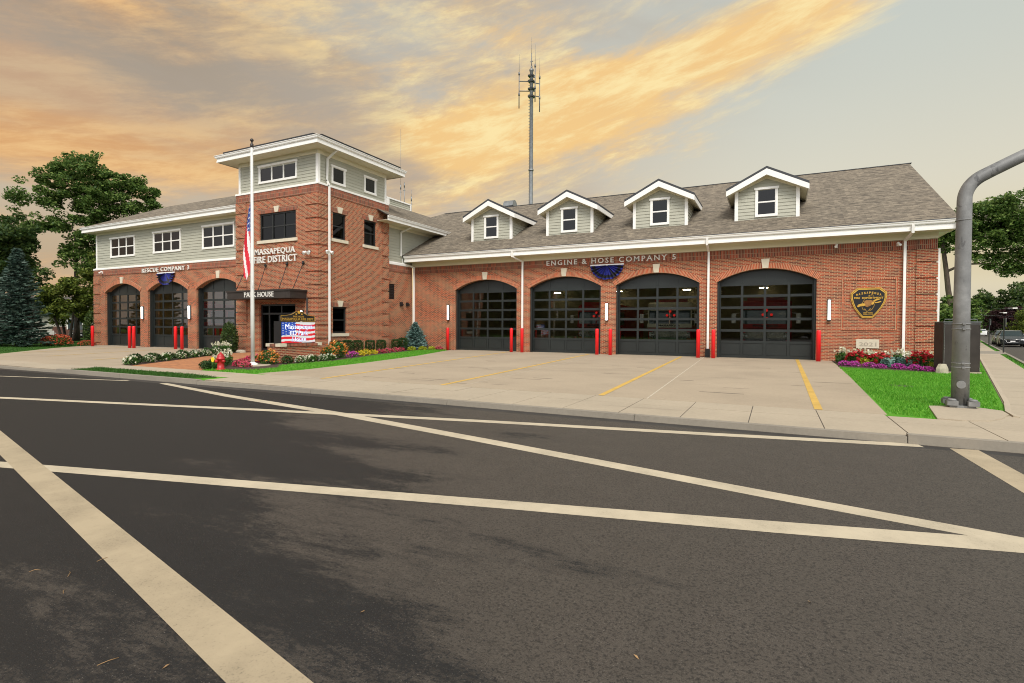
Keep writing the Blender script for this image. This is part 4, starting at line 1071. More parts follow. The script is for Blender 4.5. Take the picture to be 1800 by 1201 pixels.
def gl(pts, w=.012):
    pts = S2(pts)
    for (a, b), (c, d) in zip(pts, pts[1:]):
        v = Vector((c - a, d - b)).normalized(); n = Vector((-v.y, v.x)) * w / 2
        mb.extr([(a - n.x, b - n.y), (c - n.x, d - n.y), (c + n.x, d + n.y), (a + n.x, b + n.y)], F, .079, .088)
gl([(620, 370), (655, 330), (650, 375), (690, 350), (720, 285), (745, 375)]); gl([(540, 450), (500, 530), (490, 600)]); gl([(485, 670), (505, 730), (535, 755), (550, 710), (595, 795), (630, 770), (680, 700), (665, 770), (710, 740), (765, 640), (770, 590)])
mb.extr(S2([(365, 640), (400, 590), (480, 565), (560, 560), (590, 610), (520, 640), (440, 645), (385, 672)])[::-1], F, .079, .098, 0)
mb.extr(S2([(540, 500), (580, 475), (680, 470), (750, 500), (770, 560), (720, 600), (660, 640), (600, 668), (555, 640), (560, 590), (530, 550)])[::-1], F, .079, .108, 1)
mb.extr(S2([(730, 500), (790, 455), (900, 435), (905, 455), (810, 490), (760, 530)])[::-1], F, .079, .10, 0); mb.extr(S2([(770, 535), (830, 530), (920, 500), (930, 525), (850, 555), (790, 560)])[::-1], F, .079, .10, 0)
mb.extr(S2([(690, 560), (750, 520), (770, 560), (730, 610)])[::-1], F, .109, .12, 0)
mb.build('emblem', ['gold', 'goldbrown'], sh)
# ------------------------------------------------------------------ street and yard furniture
def bollard_mesh():
    mb = MB(); mb.lathe([(.095, 0), (.095, 1.36), (.085, 1.40), (.05, 1.42), (.001, 1.425)], (0, 0, 0), 16); return mb
b0 = None
for x, y, lab in ((-42.5, 19.75, 'red bollard at the far left corner of the station, in front of the hedge'), (-37.49, 19.5, 'left bollard of the pair before the first left-wing pier'), (-37.02, 19.5, 'right bollard of the pair before the first left-wing pier'),
                  (-33.60, 20.1, 'left bollard of the pair before the middle left-wing bay'), (-32.95, 20.1, 'right bollard of the pair before the middle left-wing bay'),
                  (-18.58, 28.05, 'red bollard between the blue spruce and the first engine bay'), (-14.02, 27.95, 'red bollard at the right side of the first engine bay'), (-13.32, 27.95, 'red bollard in front of the white downspout by the second engine bay'),
                  (-8.75, 27.9, 'red bollard at the right side of the second engine bay'), (-8.02, 27.95, 'red bollard right of the lamp pier, left of the third engine bay'), (-3.47, 27.8, 'red bollard left of the drain boot downspout'), (-2.75, 27.75, 'red bollard right of the drain boot downspout'), (1.75, 27.7, 'red bollard at the right side of the last engine bay, near the flowers')):
    if b0 is None: b0 = bollard_mesh().build('bollard', 'red'); o = b0
    else: o = b0.copy(); COL.objects.link(o)
    o.location = (x, y, 0); tag(o, lab, 'bollard', 'red bollards guarding the bay doors')
# hydrant
h = thing('fire_hydrant', 'red fire hydrant with a round yellow tag beside the brick walk', 'hydrant', (-16.82, 11.56, 0)); hx_, hy_ = -16.82, 11.56
mb = MB(); mb.lathe([(.15, .0), (.15, .05), (.11, .06), (.105, .36), (.14, .37), (.14, .41), (.12, .42), (.115, .47), (.09, .53), (.05, .57), (.03, .58), (.03, .61), (.001, .615)], (hx_, hy_, 0), 16); mb.build('barrel', 'hydrant', h)
for d in ((1, 0), (-1, 0), (0, -1)):
    mb = MB(); p = Vector((hx_ + d[0] * .09, hy_ + d[1] * .09, .31)); q = p + Vector((d[0], d[1], 0)) * .09; mb.tube([p, q, q + Vector((d[0], d[1], 0)) * .02], [.05, .05, .028], 10); mb.build('nozzle_cap', 'hydrant', h)
mb = MB(); mb.tube([(hx_ - .24, hy_ - .13, .36), (hx_ - .24, hy_ - .118, .36)], .085, 18); mb.tube([(hx_ - .1, hy_ - .1, .38), (hx_ - .24, hy_ - .125, .36)], .008, 6); mb.build('yellow_tag', 'yellow', h)
# flagpole
f = thing('flagpole', 'tall white flagpole on a round concrete pad in front of the tower', 'flagpole', (-17.67, 13.43, 0)); fx, fy = -17.67, 13.43
mb = MB(); mb.lathe([(.072, .05), (.068, 2.), (.042, 8.2)], (fx, fy, 0), 18); mb.build('pole', 'polepaint', f)
mb = MB(); mb.lathe([(.20, .02), (.19, .07), (.10, .12), (.086, .13)], (fx, fy, 0), 18); mb.build('base_collar', 'white', f)
mb = MB(); mb.lathe([(.05, 8.2), (.06, 8.21), (.06, 8.33), (.03, 8.35), (.03, 8.42), (.06, 8.44), (.065, 8.49), (.03, 8.53), (.001, 8.54)], (fx, fy, 0), 12); mb.build('truck_cap', 'bronze', f)
mb = MB(); mb.tube([(fx - .09, fy - .02, 1.1), (fx - .10, fy - .02, 4.5), (fx - .065, fy - .02, 8.25)], .006, 5); mb.tube([(fx - .12, fy - .02, 1.05), (fx - .05, fy - .02, 1.12)], .015, 5); mb.tube([(fx + .07, fy - .06, 3.2), (fx + .13, fy - .09, 2.95)], .01, 5); mb.build('halyard', 'flagwhite', f)
mb = MB(); mb.lathe([(.62, -.05), (.62, .025), (.60, .035)], (fx, fy, 0), 28); o = mb.build('pole_pad', 'walkc'); o['kind'] = 'structure'
# limp flag at half staff: folded cloth with canton on top, stripes running down
fl = thing('hanging_flag', 'limp stars and stripes flag hanging at half staff on the white pole', 'flag', (fx, fy, 4.7))
mb = MB(); nu, nv = 26, 64
def fp(u, v):
    w = .04 + .30 * min(1, v * 1.6) * (1 - .25 * v); fold = math.sin(u * 9.5 + v * 1.5) * .06 * min(1, v * 4)
    x = fx - .06 - u * w; y = fy - .03 + fold * (1 - .3 * u) - .05 * u
    z = 6.15 - v * (2.55 + .25 * math.sin(u * 3)) - u * .32 * (1 - v * .3) + .03 * math.sin(u * 9)
    return (x, y, z)
for i in range(nu):
    for j in range(nv):
        u, v = (i + .5) / nu, (j + .5) / nv
        if v + .25 * u < .44:
            m = 0 if (i * 3 + j * 2) % 7 > 1 or (i + j) % 2 else 2
        else: m = 1 if (u * 5.2 + v * 3.6 + .2) % 2 < 1.15 else 2
        mb.poly([fp(i / nu, j / nv), fp((i + 1) / nu, j / nv), fp((i + 1) / nu, (j + 1) / nv), fp(i / nu, (j + 1) / nv)], m, smooth=True)
mb.build('flag_cloth', ['blue', 'flagred', 'flagwhite'], fl)
# sign wall with electronic sign
sw = thing('sign_wall', 'low brick sign wall with limestone corner caps in the flower bed', 'sign wall', (-18.2, 15.6, 0))
X0_, X1_, Y0_, Y1_ = -18.62, -17.9, 14.84, 16.95
mb = MB(); mb.box(X0_, X1_, Y0_, Y1_, .0, .66); mb.build('brick_wall', 'brick', sw)
mb = MB(); mb.box(X0_ - .04, X1_ + .04, Y0_ + .3, Y1_ - .18, .661, .77); mb.box(X0_ + .18, X1_ - .2, Y0_ - .04, Y0_ + .298, .661, .77); mb.build('soldier_cap', 'brick_v', sw)
mb = MB(); mb.box(X1_ - .198, X1_ + .05, Y0_ - .05, Y0_ + .298, .662, .79); mb.box(X0_ - .05, X0_ + .178, Y0_ - .05, Y0_ + .298, .662, .79); mb.box(X0_ - .05, X1_ + .05, Y1_ - .178, Y1_ + .05, .662, .79); mb.build('corner_cap', 'stone', sw)
es = thing('electronic_sign', 'lit flag screen sign with a black and gold header on the brick sign wall', 'sign', (-18.2, 15.9, .78))
XS = -18.0; SE = ('E', XS); ya, yb_, za, zb_ = 15.0, 16.75, .80, 1.665
mb = MB(); mb.box(XS - .42, XS - .002, ya - .02, yb_ + .02, .775, 1.70); mb.build('cabinet', 'black', es)
mb = MB(); n = 34
def ang(u): return u
for i in range(n):
    for j in range(52):
        u0, u1 = i / n, (i + 1) / n; v0, v1 = j / 52, (j + 1) / 52; uc, vc = (u0 + u1) / 2, (v0 + v1) / 2
        wav = .05 * math.sin(uc * 5.5 + .6)
        if uc < .42 and vc > .44 - .10 * (.42 - uc) / .42 * 1.0 - .0:
            m = 2 if (i % 3 == 1 and (j + (i // 3) * 3) % 6 in (0, 1)) else 0
        else:
            k = int((1 - vc + wav + .02) / (1 / 9.2)); m = 1 if k % 2 == 1 else 2
            if uc >= .42 and k == 0: m = 2
        mb.poly([P(SE, ya + (yb_ - ya) * u0, .004, za + (zb_ - za) * v0), P(SE, ya + (yb_ - ya) * u1, .004, za + (zb_ - za) * v0), P(SE, ya + (yb_ - ya) * u1, .004, za + (zb_ - za) * v1), P(SE, ya + (yb_ - ya) * u0, .004, za + (zb_ - za) * v1)], m)
scn = mb.build('screen', ['scr_blue', 'scr_red', 'scr_white'], es)
mb = MB()
for tx, z, w, hh in (('Massapequa', 1.45, 1.42, .25), ('FD Park', 1.205, .92, .19), ('House', .95, .70, .17)):
    text_mb(mb, tx, SE, 15.90, z, w + .035, hh + .03, .005, .002, 0, .03); text_mb(mb, tx, SE, 15.90, z, w, hh, .009, .002, 1, .0)
mb.build('lettering', ['scr_edge', 'scr_text'], es)
mb = MB(); hd = [(ya - .02, 1.71), (yb_ - .02, 1.71), (yb_ - .02, 1.93), (16.55, 1.94), (16.32, 1.97), (16.18, 2.03), (16.05, 2.10), (15.72, 2.10), (15.60, 2.03), (15.45, 1.97), (15.2, 1.94), (ya - .02, 1.93)]
mb.extr(hd, ('E', XS), -.12, .0); hb = mb.build('header_board', 'black', es)
mb = MB(); hc = hd + [hd[0]]
for (a, b), (c, d) in zip(hc, hc[1:]):
    v = Vector((c - a, d - b)).normalized(); n_ = Vector((-v.y, v.x)) * .007; mb.extr([(a - n_.x, b - n_.y), (c - n_.x, d - n_.y), (c + n_.x, d + n_.y), (a + n_.x, b + n_.y)], ('E', XS), .001, .012)
text_mb(mb, 'MASSAPEQUA FIRE DEPT.', SE, 15.865, 1.785, 1.64, .115, .002, .006, 0, .0); text_mb(mb, 'PARK HOUSE', SE, 15.87, 1.90, .56, .07, .002, .006, 0, .0)
for u, z, r in ((15.88, 2.08, .07), (15.74, 2.0, .035), (16.03, 2.0, .035)): mb.extr([(u + r * math.cos(a), z + r * math.sin(a)) for a in [6.283 * k / 10 for k in range(10)]], SE, .002, .02)
mb.build('gilding', 'gold', hb)
# utility cabinet pair
def cab(name, x, y, rz, w, d, hgt, label):
    t = thing(name, label, 'cabinet', (0, 0, 0), 'brown metal utility cabinets')
    mb = MB(); mb.bevbox(0, w, 0, d, .06, hgt, .02); mb.build('body', 'cabinet', t)
    mb = MB(); mb.box(-.01, w + .01, -.015, d, hgt + .001, hgt + .03); mb.box(.015, w - .015, -.012, -.001, hgt - .06, hgt - .045); mb.build('lid', 'steel', t)
    mb = MB()
    mb.tube([(.06, .06, hgt + .03), (.06, .06, hgt + .11), (w - .08, .06, hgt + .11), (w - .08, .06, hgt + .03)], .012, 6); mb.build('lifting_rail', 'steel', t)
    mb = MB()
    for z in (.12, .18, hgt * .48, hgt * .53, hgt - .2, hgt - .14):
        for x_ in (.03, w - .03): mb.box(x_ - .012, x_ + .012, -.02, -.001, z, z + .022)
    mb.box(.024, .036, -.006, -.001, .1, hgt - .08); mb.build('hinge_bolts', 'chrome', t)
    mb = MB(); mb.box(-.03, w + .03, -.03, d + .03, .0, .058); mb.build('plinth', 'walkc', t)
    t.location = (x, y, 0); t.rotation_euler = (0, 0, rz); return t
cab('utility_cabinet', 5.14, 22.78, rad(12), 1.08, .62, 1.74, 'dark brown metal cabinet behind the signal pole on the corner lawn')
def rock(x, y, sx, sy, sz, label):
    r = random.Random(3); mb = MB(); base = [(math.cos(a) * sx * r.uniform(.8, 1.1), math.sin(a) * sy * r.uniform(.8, 1.1)) for a in [6.283 * k / 9 for k in range(9)]]
    rs = [[(x + a * f, y + b * f, z * sz) for a, b in base] for f, z in ((1., 0), (.95, .5), (.6, .95))]
    for i in (0, 1):
        for k in range(9): mb.poly([rs[i][k], rs[i][(k + 1) % 9], rs[i + 1][(k + 1) % 9], rs[i + 1][k]])
    mb.poly(rs[2]); o = mb.build('rock', 'rock'); tag(o, label, 'rock')
rock(5.1, 22.62, .19, .14, .34, 'small tan rock at the foot of the brown cabinet')
# traffic signal pole with curved mast arm
sp = thing('signal_pole', 'big galvanised signal pole curving into an arm over the corner', 'pole', (3.22, 13.05, 0)); px, py = 3.22, 13.05
mb = MB(); pts = [(px, py, .04), (px, py, 2.), (px + .01, py, 4.02)]; rr = [.142, .130, .118]
for k in range(1, 11):
    a = k / 10 * rad(62); R_ = .50; pts.append((px + .01 + R_ * (1 - math.cos(a)), py, 4.02 + R_ * math.sin(a))); rr.append(.116)
e = Vector(pts[-1]); dr = Vector((math.cos(rad(26)), -.02, math.sin(rad(26))))
for s_ in (.15, .5, 1., 2., 3.5, 5.): pts.append(tuple(e + Vector((math.cos(rad(28)), 0, math.sin(rad(28) * (1 - .06 * s_)))) * s_)); rr.append(.114 - .004 * s_)
mb.tube(pts, rr, 24); mb.build('mast', 'galv', sp)
for z in (.86, 1.62, 1.52, .78, 3.62):
    mb = MB(); mb.lathe([(.145 if z < 3 else .127, z), (.145 if z < 3 else .127, z + .018)], (px, py, 0), 24)
    if z < 3: mb.box(px - .02, px + .03, py - .17, py - .13, z - .006, z + .024)
    mb.build('strap_band', 'galv', sp)
mb = MB(); mb.tube([(px - .02, py - .125, .46), (px - .02, py - .155, .46)], [.08, .072], 20); mb.build('hand_hole_cover', 'galv', sp)
mb = MB(); mb.box(px - .2, px + .2, py - .19, py + .19, .021, .06)
for i in (-1, 1):
    for j in (-1, 1):
        mb.box(px + i * .16 - .085, px + i * .16 + .085, py + j * .15 - .08, py + j * .15 + .08, .061, .15); mb.lathe([(.085, .151), (.06, .185), (.001, .19)], (px + i * .16, py + j * .15, 0), 8)
mb.build('anchor_base', 'galv', sp)
# valve lid in the lawn
mb = MB(); mb.lathe([(.28, -.01), (.28, .005)], (3.0, 17.2, 0), 20); o = mb.build('valve_lid', 'black'); tag(o, 'dark round lid sunk in the corner lawn', 'lid')
# radio mast behind the roof
an = thing('radio_mast', 'tall grey steel radio mast with whip aerials behind the roof', 'mast', (-20.6, 45, 0)); ax, ay = -20.6, 45.
mb = MB(); mb.lathe([(.27, 0), (.19, 13), (.16, 25.2), (.21, 25.25), (.21, 25.4), (.1, 25.45)], (ax, ay, 0), 12)
for k in range(60): mb.box(ax - .30, ax - .16, ay - .02, ay + .02, 8 + k * .28, 8.03 + k * .28)
mb.lathe([(.24, 16.0), (.24, 16.15)], (ax, ay, 0), 12); mb.build('shaft', 'steel', an)
rv = Vector((.894, .447, 0))
def whip(s, z0, z1, zt, arms, off=0):
    mb = MB(); p = Vector((ax, ay + off, 0)) + rv * s
    mb.tube([(p.x, p.y, z0), (p.x, p.y, z1)], .05, 6); mb.tube([(p.x, p.y, z1), (p.x, p.y, zt)], [.025, .012], 5)
    for z in (z0 + 1.3, z1): mb.lathe([(.09, z - .12), (.09, z + .12)], (p.x, p.y, 0), 6)
    for z in arms: mb.tube([(ax, ay, z), (p.x, p.y + .0, z)], .05, 6)
    mb.build('whip_aerial', 'galv', an)
whip(-1.15, 21.8, 25.0, 26.8, (24.3, 23.4)); whip(.46, 22.3, 25.6, 27.6, (24.6, 23.3), -.3); whip(.64, 21.6, 24.8, 26.6, (24.2, 23.0), .3)
mb = MB(); mb.tube([(ax, ay, 25.4), (ax, ay, 26.9)], .045, 6); mb.tube([(ax, ay, 26.9), (ax, ay, 28.4)], .015, 5); mb.box(ax - .15, ax + .15, ay - .02, ay + .02, 26.1, 26.16); mb.lathe([(.09, 25.45), (.09, 25.7)], (ax, ay, 0), 6); mb.build('top_aerial', 'galv', an)
mb = MB()
for z in (22.8, 23.5, 24.2, 24.7): mb.box(ax - .26, ax + .26, ay - .26, ay + .26, z, z + .16)
mb.build('clamp', 'darkmetal', an)
for x, y, z0, z1, zt, lab in ((-26.25, 33, 10.0, 12.5, 16.8, 'tall thin whip aerial on the flat roof behind the tower'), (-25.9, 33, 10.0, 12.6, 12.7, 'short double stub aerial on the flat roof, right of the tall whip'), (-25.3, 33.1, 10, 11.5, 12.0, 'tiny aerial at the end of the sided roof screen')):
    mb = MB(); mb.tube([(x, y, z0), (x, y, z1)], .025, 6); mb.tube([(x, y, z1), (x, y, zt)], .012, 5); mb.lathe([(.05, z1 - .35), (.05, z1)], (x, y, 0), 6); mb.box(x - .1, x + .1, y - .02, y + .02, z1 - .6, z1 - .56)
    o = mb.build('whip_antenna', 'steel'); tag(o, lab, 'antenna', 'aerials on the flat roof')
# ------------------------------------------------------------------ vehicles
def car(name, body, label, cat='car', suv=0.):
    # front faces -Y, centre at origin
    t = thing(name, label, cat, (0, 0, 0)); L, W, H = 4.75, 1.86, 1.45 + suv
    st = [(-2.38, .30, .62, .70), (-2.30, .24, .72, .84), (-1.9, .20, .84, .91), (-1.0, .19, .97, .93), (0, .19, .98, .93), (1.2, .19, 1.0, .93), (1.9, .20, 1.02, .90), (2.28, .26, .98, .82), (2.36, .34, .85, .72)]
    mb = MB(); rows = []
    for y, zb, zt, hw in st:
        zm = zb + (zt - zb) * .55
        rows.append([(-hw * .93, y, zb), (-hw, y, zm), (-hw * .95, y, zt - .04), (-hw * .80, y, zt), (hw * .80, y, zt), (hw * .95, y, zt - .04), (hw, y, zm), (hw * .93, y, zb)])
    for a, b in zip(rows, rows[1:]):
        for k in range(7): mb.poly([a[k], b[k], b[k + 1], a[k + 1]], 0, smooth=True)
        mb.poly([a[7], b[7], b[0], a[0]])
    mb.poly(rows[0][::-1]); mb.poly(rows[-1])
    # roof and pillars
    rf = [(-.28, H - .05, .60), (.1, H, .64), (.9, H, .63), (1.5, H - .10, .58)]
    for (y0, z0, w0), (y1, z1, w1) in zip(rf, rf[1:]): mb.poly([(-w0, y0, z0), (w0, y0, z0), (w1, y1, z1), (-w1, y1, z1)], 0, smooth=True)
    for s in (-1, 1):
        mb.tube([(s * .80, -1.05, .97), (s * .61, -.28, H - .05)], .035, 6); mb.tube([(s * .61, -.28, H - .05), (s * .655, .1, H - .02), (s * .645, .9, H - .02), (s * .60, 1.5, H - .12)], .03, 6); mb.tube([(s * .80, 2.1, 1.02), (s * .60, 1.5, H - .12)], .045, 6); mb.tube([(s * .86, .25, .98), (s * .655, .25, H - .03)], .03, 6)
    mb.build('body', body, t)
    g = MB()
    g.poly([(-.78, -1.05, .975), (.78, -1.05, .975), (.59, -.28, H - .06), (-.59, -.28, H - .06)]); g.poly([(.78, 2.1, 1.02), (-.78, 2.1, 1.02), (-.58, 1.5, H - .12), (.58, 1.5, H - .12)])
    for s in (-1, 1): g.poly([(s * .80, -1.0, .975), (s * .86, .3, .98), (s * .82, 2.0, 1.02), (s * .60, 1.5, H - .12), (s * .64, .9, H - .03), (s * .62, -.25, H - .06)])
    g.build('windows', 'carglass', t)
    for s in (-1, 1):
        for y in (-1.45, 1.42):
            w = MB(); w.tube([(s * .72, y, .33), (s * .925, y, .33)], .33, 20); wo = w.build('wheel', 'tyre', t)
            r = MB(); r.tube([(s * .926, y, .33), (s * .935, y, .33)], [.21, .19], 14); r.build('rim', 'chrome', wo)
        hl = MB(); hl.hexa([(s * .50, -2.395, .60), (s * .78, -2.30, .62), (s * .78, -2.2, .62), (s * .5, -2.3, .6), (s * .50, -2.385, .67), (s * .80, -2.28, .73), (s * .80, -2.2, .73), (s * .5, -2.3, .68)]); hl.build('headlight', 'headl', t)
        m_ = MB(); m_.bevbox(-.09, .09, -.05, .06, 0, .12, .02, 0, Matrix.Translation((s * .98, -.75, .98))); m_.build('mirror', body, t)
    gr = MB(); gr.extr([(-.45, .66), (-.40, .42), (0, .37), (.40, .42), (.45, .66), (0, .68)][::-1], ('S', -2.36), .0, .04)
    gr.box(-.75, .75, -2.35, -2.30, .28, .36); gro = gr.build('grille', 'black', t)
    ch = MB(); ch.tube([(-.46, -2.405, .665), (-.41, -2.405, .42), (0, -2.405, .365), (.41, -2.405, .42), (.46, -2.405, .665), (0, -2.405, .685), (-.46, -2.405, .665)], .016, 6); ch.build('chrome_trim', 'chrome', gro)
    ch = MB()
    for s in (-1, 1): ch.tube([(s * .48, -2.37, .40), (s * .70, -2.34, .34), (s * .86, -2.22, .42)], .014, 6)
    ch.build('bumper_trim', 'chrome', t)
    pl = MB(); pl.box(-.16, .16, -2.425, -2.41, .44, .55); pl.build('licence_plate', 'flagwhite', t)
    return t
sa = math.atan2(sl, 1)
c0 = car('parked_car', 'carblack', 'dark grey sedan parked facing the camera on the right side street'); c0.location = (19.2, 63.4, -.1); c0.rotation_euler = (0, 0, -sa)
c1 = dup(c0, (20.85, 70.4, -.1), -sa, 'second dark car parked behind the dark grey sedan')
c2 = car('parked_car', 'carwhite', 'white car far along the left kerb of the side street'); c2.location = (38.0, 141, -.1); c2.rotation_euler = (0, 0, math.pi - sa)
c3 = dup(c2, (48.6, 152, -.1), -sa, 'white car far away at the right edge of the side street'); c4_ = dup(c0, (57, 212, -.1), math.pi - sa, 'far dark car left of the other far cars on the side street'); c5 = dup(c0, (63.5, 224, -.1), -sa, 'far dark car in the middle distance behind the sign posts')
for c in (c0, c1, c2, c3, c4_, c5): c['group'] = 'cars on the side street'
c6 = dup(c0, (-62.0, 28.0, 0), rad(60), 'dark car parked under the trees left of the station'); c6['group'] = 'cars beside the station'
# fire engines inside the bays
def engine(name, top, label, word):
    t = thing(name, label, 'fire engine', (0, 0, 0), 'fire engines inside the right wing'); w = 1.22
    mb = MB(); mb.bevbox(-w, w, 0, 2.6, .55, 1.62, .06); mb.bevbox(-w + .02, w - .02, 2.7, 8.2, .55, 2.95, .05); mb.build('body', 'engred', t)
    mb = MB(); mb.bevbox(-w, w, -.04, 2.6, 2.48, 2.95, .08); mb.box(-w - .02, w + .02, -.10, 0, 1.50, 1.72)
    for x in (-w, -.03, w - .06): mb.box(x, x + .06, -.02, .04, 1.72, 2.48)
    for s in (-w, w - .06): mb.box(s, s + .06, 1.1, 1.3, 1.62, 2.48); mb.box(s, s + .06, 2.45, 2.6, 1.62, 2.48)
    mb.build('cab_roof', top, t)
    mb = MB(); mb.poly([(-w + .06, 0, 1.72), (w - .06, 0, 1.72), (w - .06, .10, 2.48), (-w + .06, .10, 2.48)])
    for s in (-1, 1): mb.poly([(s * (w - .02), .1, 1.64), (s * (w - .02), 2.5, 1.64), (s * (w - .02), 2.5, 2.48), (s * (w - .02), .1, 2.48)])
    mb.build('windshield', 'carglass', t)
    mb = MB(); mb.bevbox(-w - .04, w + .04, -.55, .0, .45, .74, .05); mb.box(-.95, .95, -.06, -.003, .82, 1.32)
    for k in range(7): mb.box(-.55, .55, -.075, -.061, .86 + k * .065, .89 + k * .065)
    mb.build('bumper', 'chrome', t)
    for s in (-1, 1):
        mb = MB(); mb.box(s * .98 - .17, s * .98 + .17, -.09, -.062, .92, 1.24); hl = mb.build('headlight_bezel', 'chrome', t)
        mb = MB()
        for dx in (-.08, .08): mb.tube([(s * .98 + dx, -.091, 1.08), (s * .98 + dx, -.11, 1.08)], .065, 12)
        mb.build('headlight', 'headl', hl)
        mb = MB(); mb.tube([(s * w, .05, 2.3), (s * (w + .3), -.28, 2.25)], .02, 6); mb.bevbox(s * (w + .3) - .11, s * (w + .3) + .11, -.36, -.26, 1.75, 2.28, .03); mb.build('mirror', 'white', t)
        for y in (1.9, 6.4):
            mb = MB(); mb.tube([(s * .85, y, .52), (s * (w + .01), y, .52)], .52, 20); mb.build('wheel', 'tyre', t)
    mb = MB(); mb.box(-.9, .9, .3, .65, 2.951, 3.12); mb.build('light_bar', 'engred', t)
    mb = MB(); text_mb(mb, word, ('S', -.10), 0, 1.61, 1.2, .13, .001, .012, 0, .03); mb.build('lettering', 'black', t)
    mb = MB()
    for p in ((-.12, 2.2), (.28, 2.2), (.05, 2.42), (.06, 2.0)): mb.tube([(p[0], -.12, p[1]), (p[0], -.16, p[1])], .07, 10)
    mb.build('warning_lamp', 'redglow', t)
    return t
e0 = engine('fire_engine', 'cream', 'fire engine with a cream visor inside the third bay', 'MASSAPEQUA'); e0.location = (RD[2] + DW / 2 + .25, RY + 2.6, 0)
e1 = engine('fire_engine', 'engred', 'all red fire engine inside the last bay', 'MASSAPEQUA'); e1.location = (RD[3] + DW / 2, RY + 2.3, 0)
dup(e1, (RD[1] + DW / 2 + .6, RY + 4.2, 0), 0, 'red fire engine standing deep inside the second bay')
dup(e1, (LD[1] + DW / 2 + .4, LY + 1.9, 0), 0, 'red rescue truck inside the middle left-wing bay')['group'] = 'fire trucks inside the left wing'
dup(e1, (LD[2] + DW / 2 + .2, LY + 2.4, 0), 0, 'red rescue truck behind the bay next to the tower')['group'] = 'fire trucks inside the left wing'
# sign posts and far street furniture
def post(x, y, h, label):
    t = thing('sign_post', label, 'sign post', (x, y, 0), 'parking sign posts on the verge'); mb = MB(); mb.box(x - .03, x + .03, y - .03, y + .03, -.1, h); mb.build('post', 'darkmetal', t)
    mb = MB(); mb.box(x + .04, x + .065, y - .16, y + .16, h - .55, h); mb.build('sign_plate', 'steel', t)
post(12.95, 43.9, 2.2, 'thin sign post standing before the dark grey sedan'); post(16.3, 58.5, 2.35, 'thin sign post farther down the verge, left of the sedan')
for x, y, h, lab in ((49, 182, 7.5, 'far street light above the cars on the side street'), (55, 196, 8.5, 'plain grey pole beyond the far street light')):
    t = thing('street_light', lab, 'street light', (x, y, 0)); mb = MB(); mb.tube([(x, y, 0), (x, y, h)], [.14, .09], 8); mb.build('pole', 'galv', t)
    mb = MB(); mb.tube([(x, y, h - .2), (x - 1.2, y, h), (x - 2., y, h - .1)], .07, 6); mb.box(x - 2.5, x - 1.9, y - .15, y + .15, h - .25, h - .1); mb.build('lamp_arm', 'galv', t)
for k, (a, b, lab) in enumerate((((22.0, 78, 3.75), (60, 98, 5.2), 'upper overhead cable with lamp crossing the side street'), ((20, 100, 3.9), (44, 104, 3.7), 'lower overhead cable across the dark trees'))):
    a, b = Vector(a), Vector(b); t = thing('overhead_cable', lab, 'cable', tuple(a)); mb = MB(); mb.tube([a.lerp(b, i / 12) - Vector((0, 0, .5 * math.sin(math.pi * i / 12))) for i in range(13)], .007, 4); mb.build('wire', 'steel', t)
    mb = MB(); p = a.lerp(b, (.06, .42)[k]); mb.box(p.x - .2, p.x + .2, p.y - .08, p.y + .08, p.z - .07, p.z + .07); mb.box(p.x - .6, p.x - .2, p.y - .02, p.y + .02, p.z, p.z + .03); mb.build('cable_lamp', 'white', t)
# house, chairs and garage left of the station
hs = thing('house', 'pale single-storey house behind the spruce', 'house', (-66, 27, 0))
def tr(x, y, z): return (x, y, z)
mb = MB(); HX, HY = -70., 27.5; R60 = Matrix.Translation((HX, HY, 0)) @ Matrix.Rotation(rad(58), 4, 'Z')
def hb_(mb, x0, x1, y0, y1, z0, z1, m=0): mb.box(x0, x1, y0, y1, z0, z1, m, (), R60)
hb_(mb, -6, 6, 0, 6, 0, 2.7); mb.build('wall', 'housewall', hs)
mb = MB(); hb_(mb, 1.2, 6.02, -.03, .0, 0, 1.25); mb.build('brick_panel', 'housebrick', hs)
mb = MB(); q = [R60 @ Vector(p) for p in ((-6.6, -.7, 2.7), (6.6, -.7, 2.7), (6.6, 6.7, 2.7), (-6.6, 6.7, 2.7), (-6.6, 3, 4.6), (6.6, 3, 4.6))]
for ids in ((0, 1, 5, 4), (2, 3, 4, 5), (1, 2, 5), (3, 0, 4), (3, 2, 1, 0)): mb.poly([tuple(q[i]) for i in ids])
mb.build('roof', 'housetop', hs)
for x in (-1.8, 2.4):
    mb = MB(); hb_(mb, x, x + 1.4, -.06, -.031, .95, 2.15); wo = mb.build('window', 'white', hs); mb = MB(); hb_(mb, x + .1, x + .65, -.075, -.061, 1.05, 2.05); hb_(mb, x + .75, x + 1.3, -.075, -.061, 1.05, 2.05); mb.build('pane', 'carglass', wo)
def chair(label):
    t = thing('garden_chair', label, 'chair', (0, 0, 0), 'white garden chairs by the house'); mb = MB(); mb.bevbox(-.25, .25, -.25, .25, .40, .44, .02); mb.build('seat', 'plastic', t)
    mb = MB(); mb.poly([(-.25, .24, .44), (.25, .24, .44), (.22, .34, .88), (-.22, .34, .88)]); mb.poly([(-.25, .26, .44), (-.22, .36, .88), (.22, .36, .88), (.25, .26, .44)])
    for s in (-1, 1): mb.tube([(s * .27, -.22, .42), (s * .28, -.2, .64), (s * .28, .24, .66)], .025, 6)
    mb.build('backrest', 'plastic', t)
    for i in (-1, 1):
        for j in (-1, 1): mb = MB(); mb.tube([(i * .23, j * .22, .41), (i * .27, j * .27, 0)], .028, 6); mb.build('leg', 'plastic', t)
    return t
g0 = chair('white plastic chair close to the spruce trunk'); g0.location = (-63.0, 24.3, 0); g0.rotation_euler = (0, 0, rad(50)); dup(g0, (-61.9, 25.4, 0), rad(75), 'white plastic chair nearer the multi-stemmed tree')
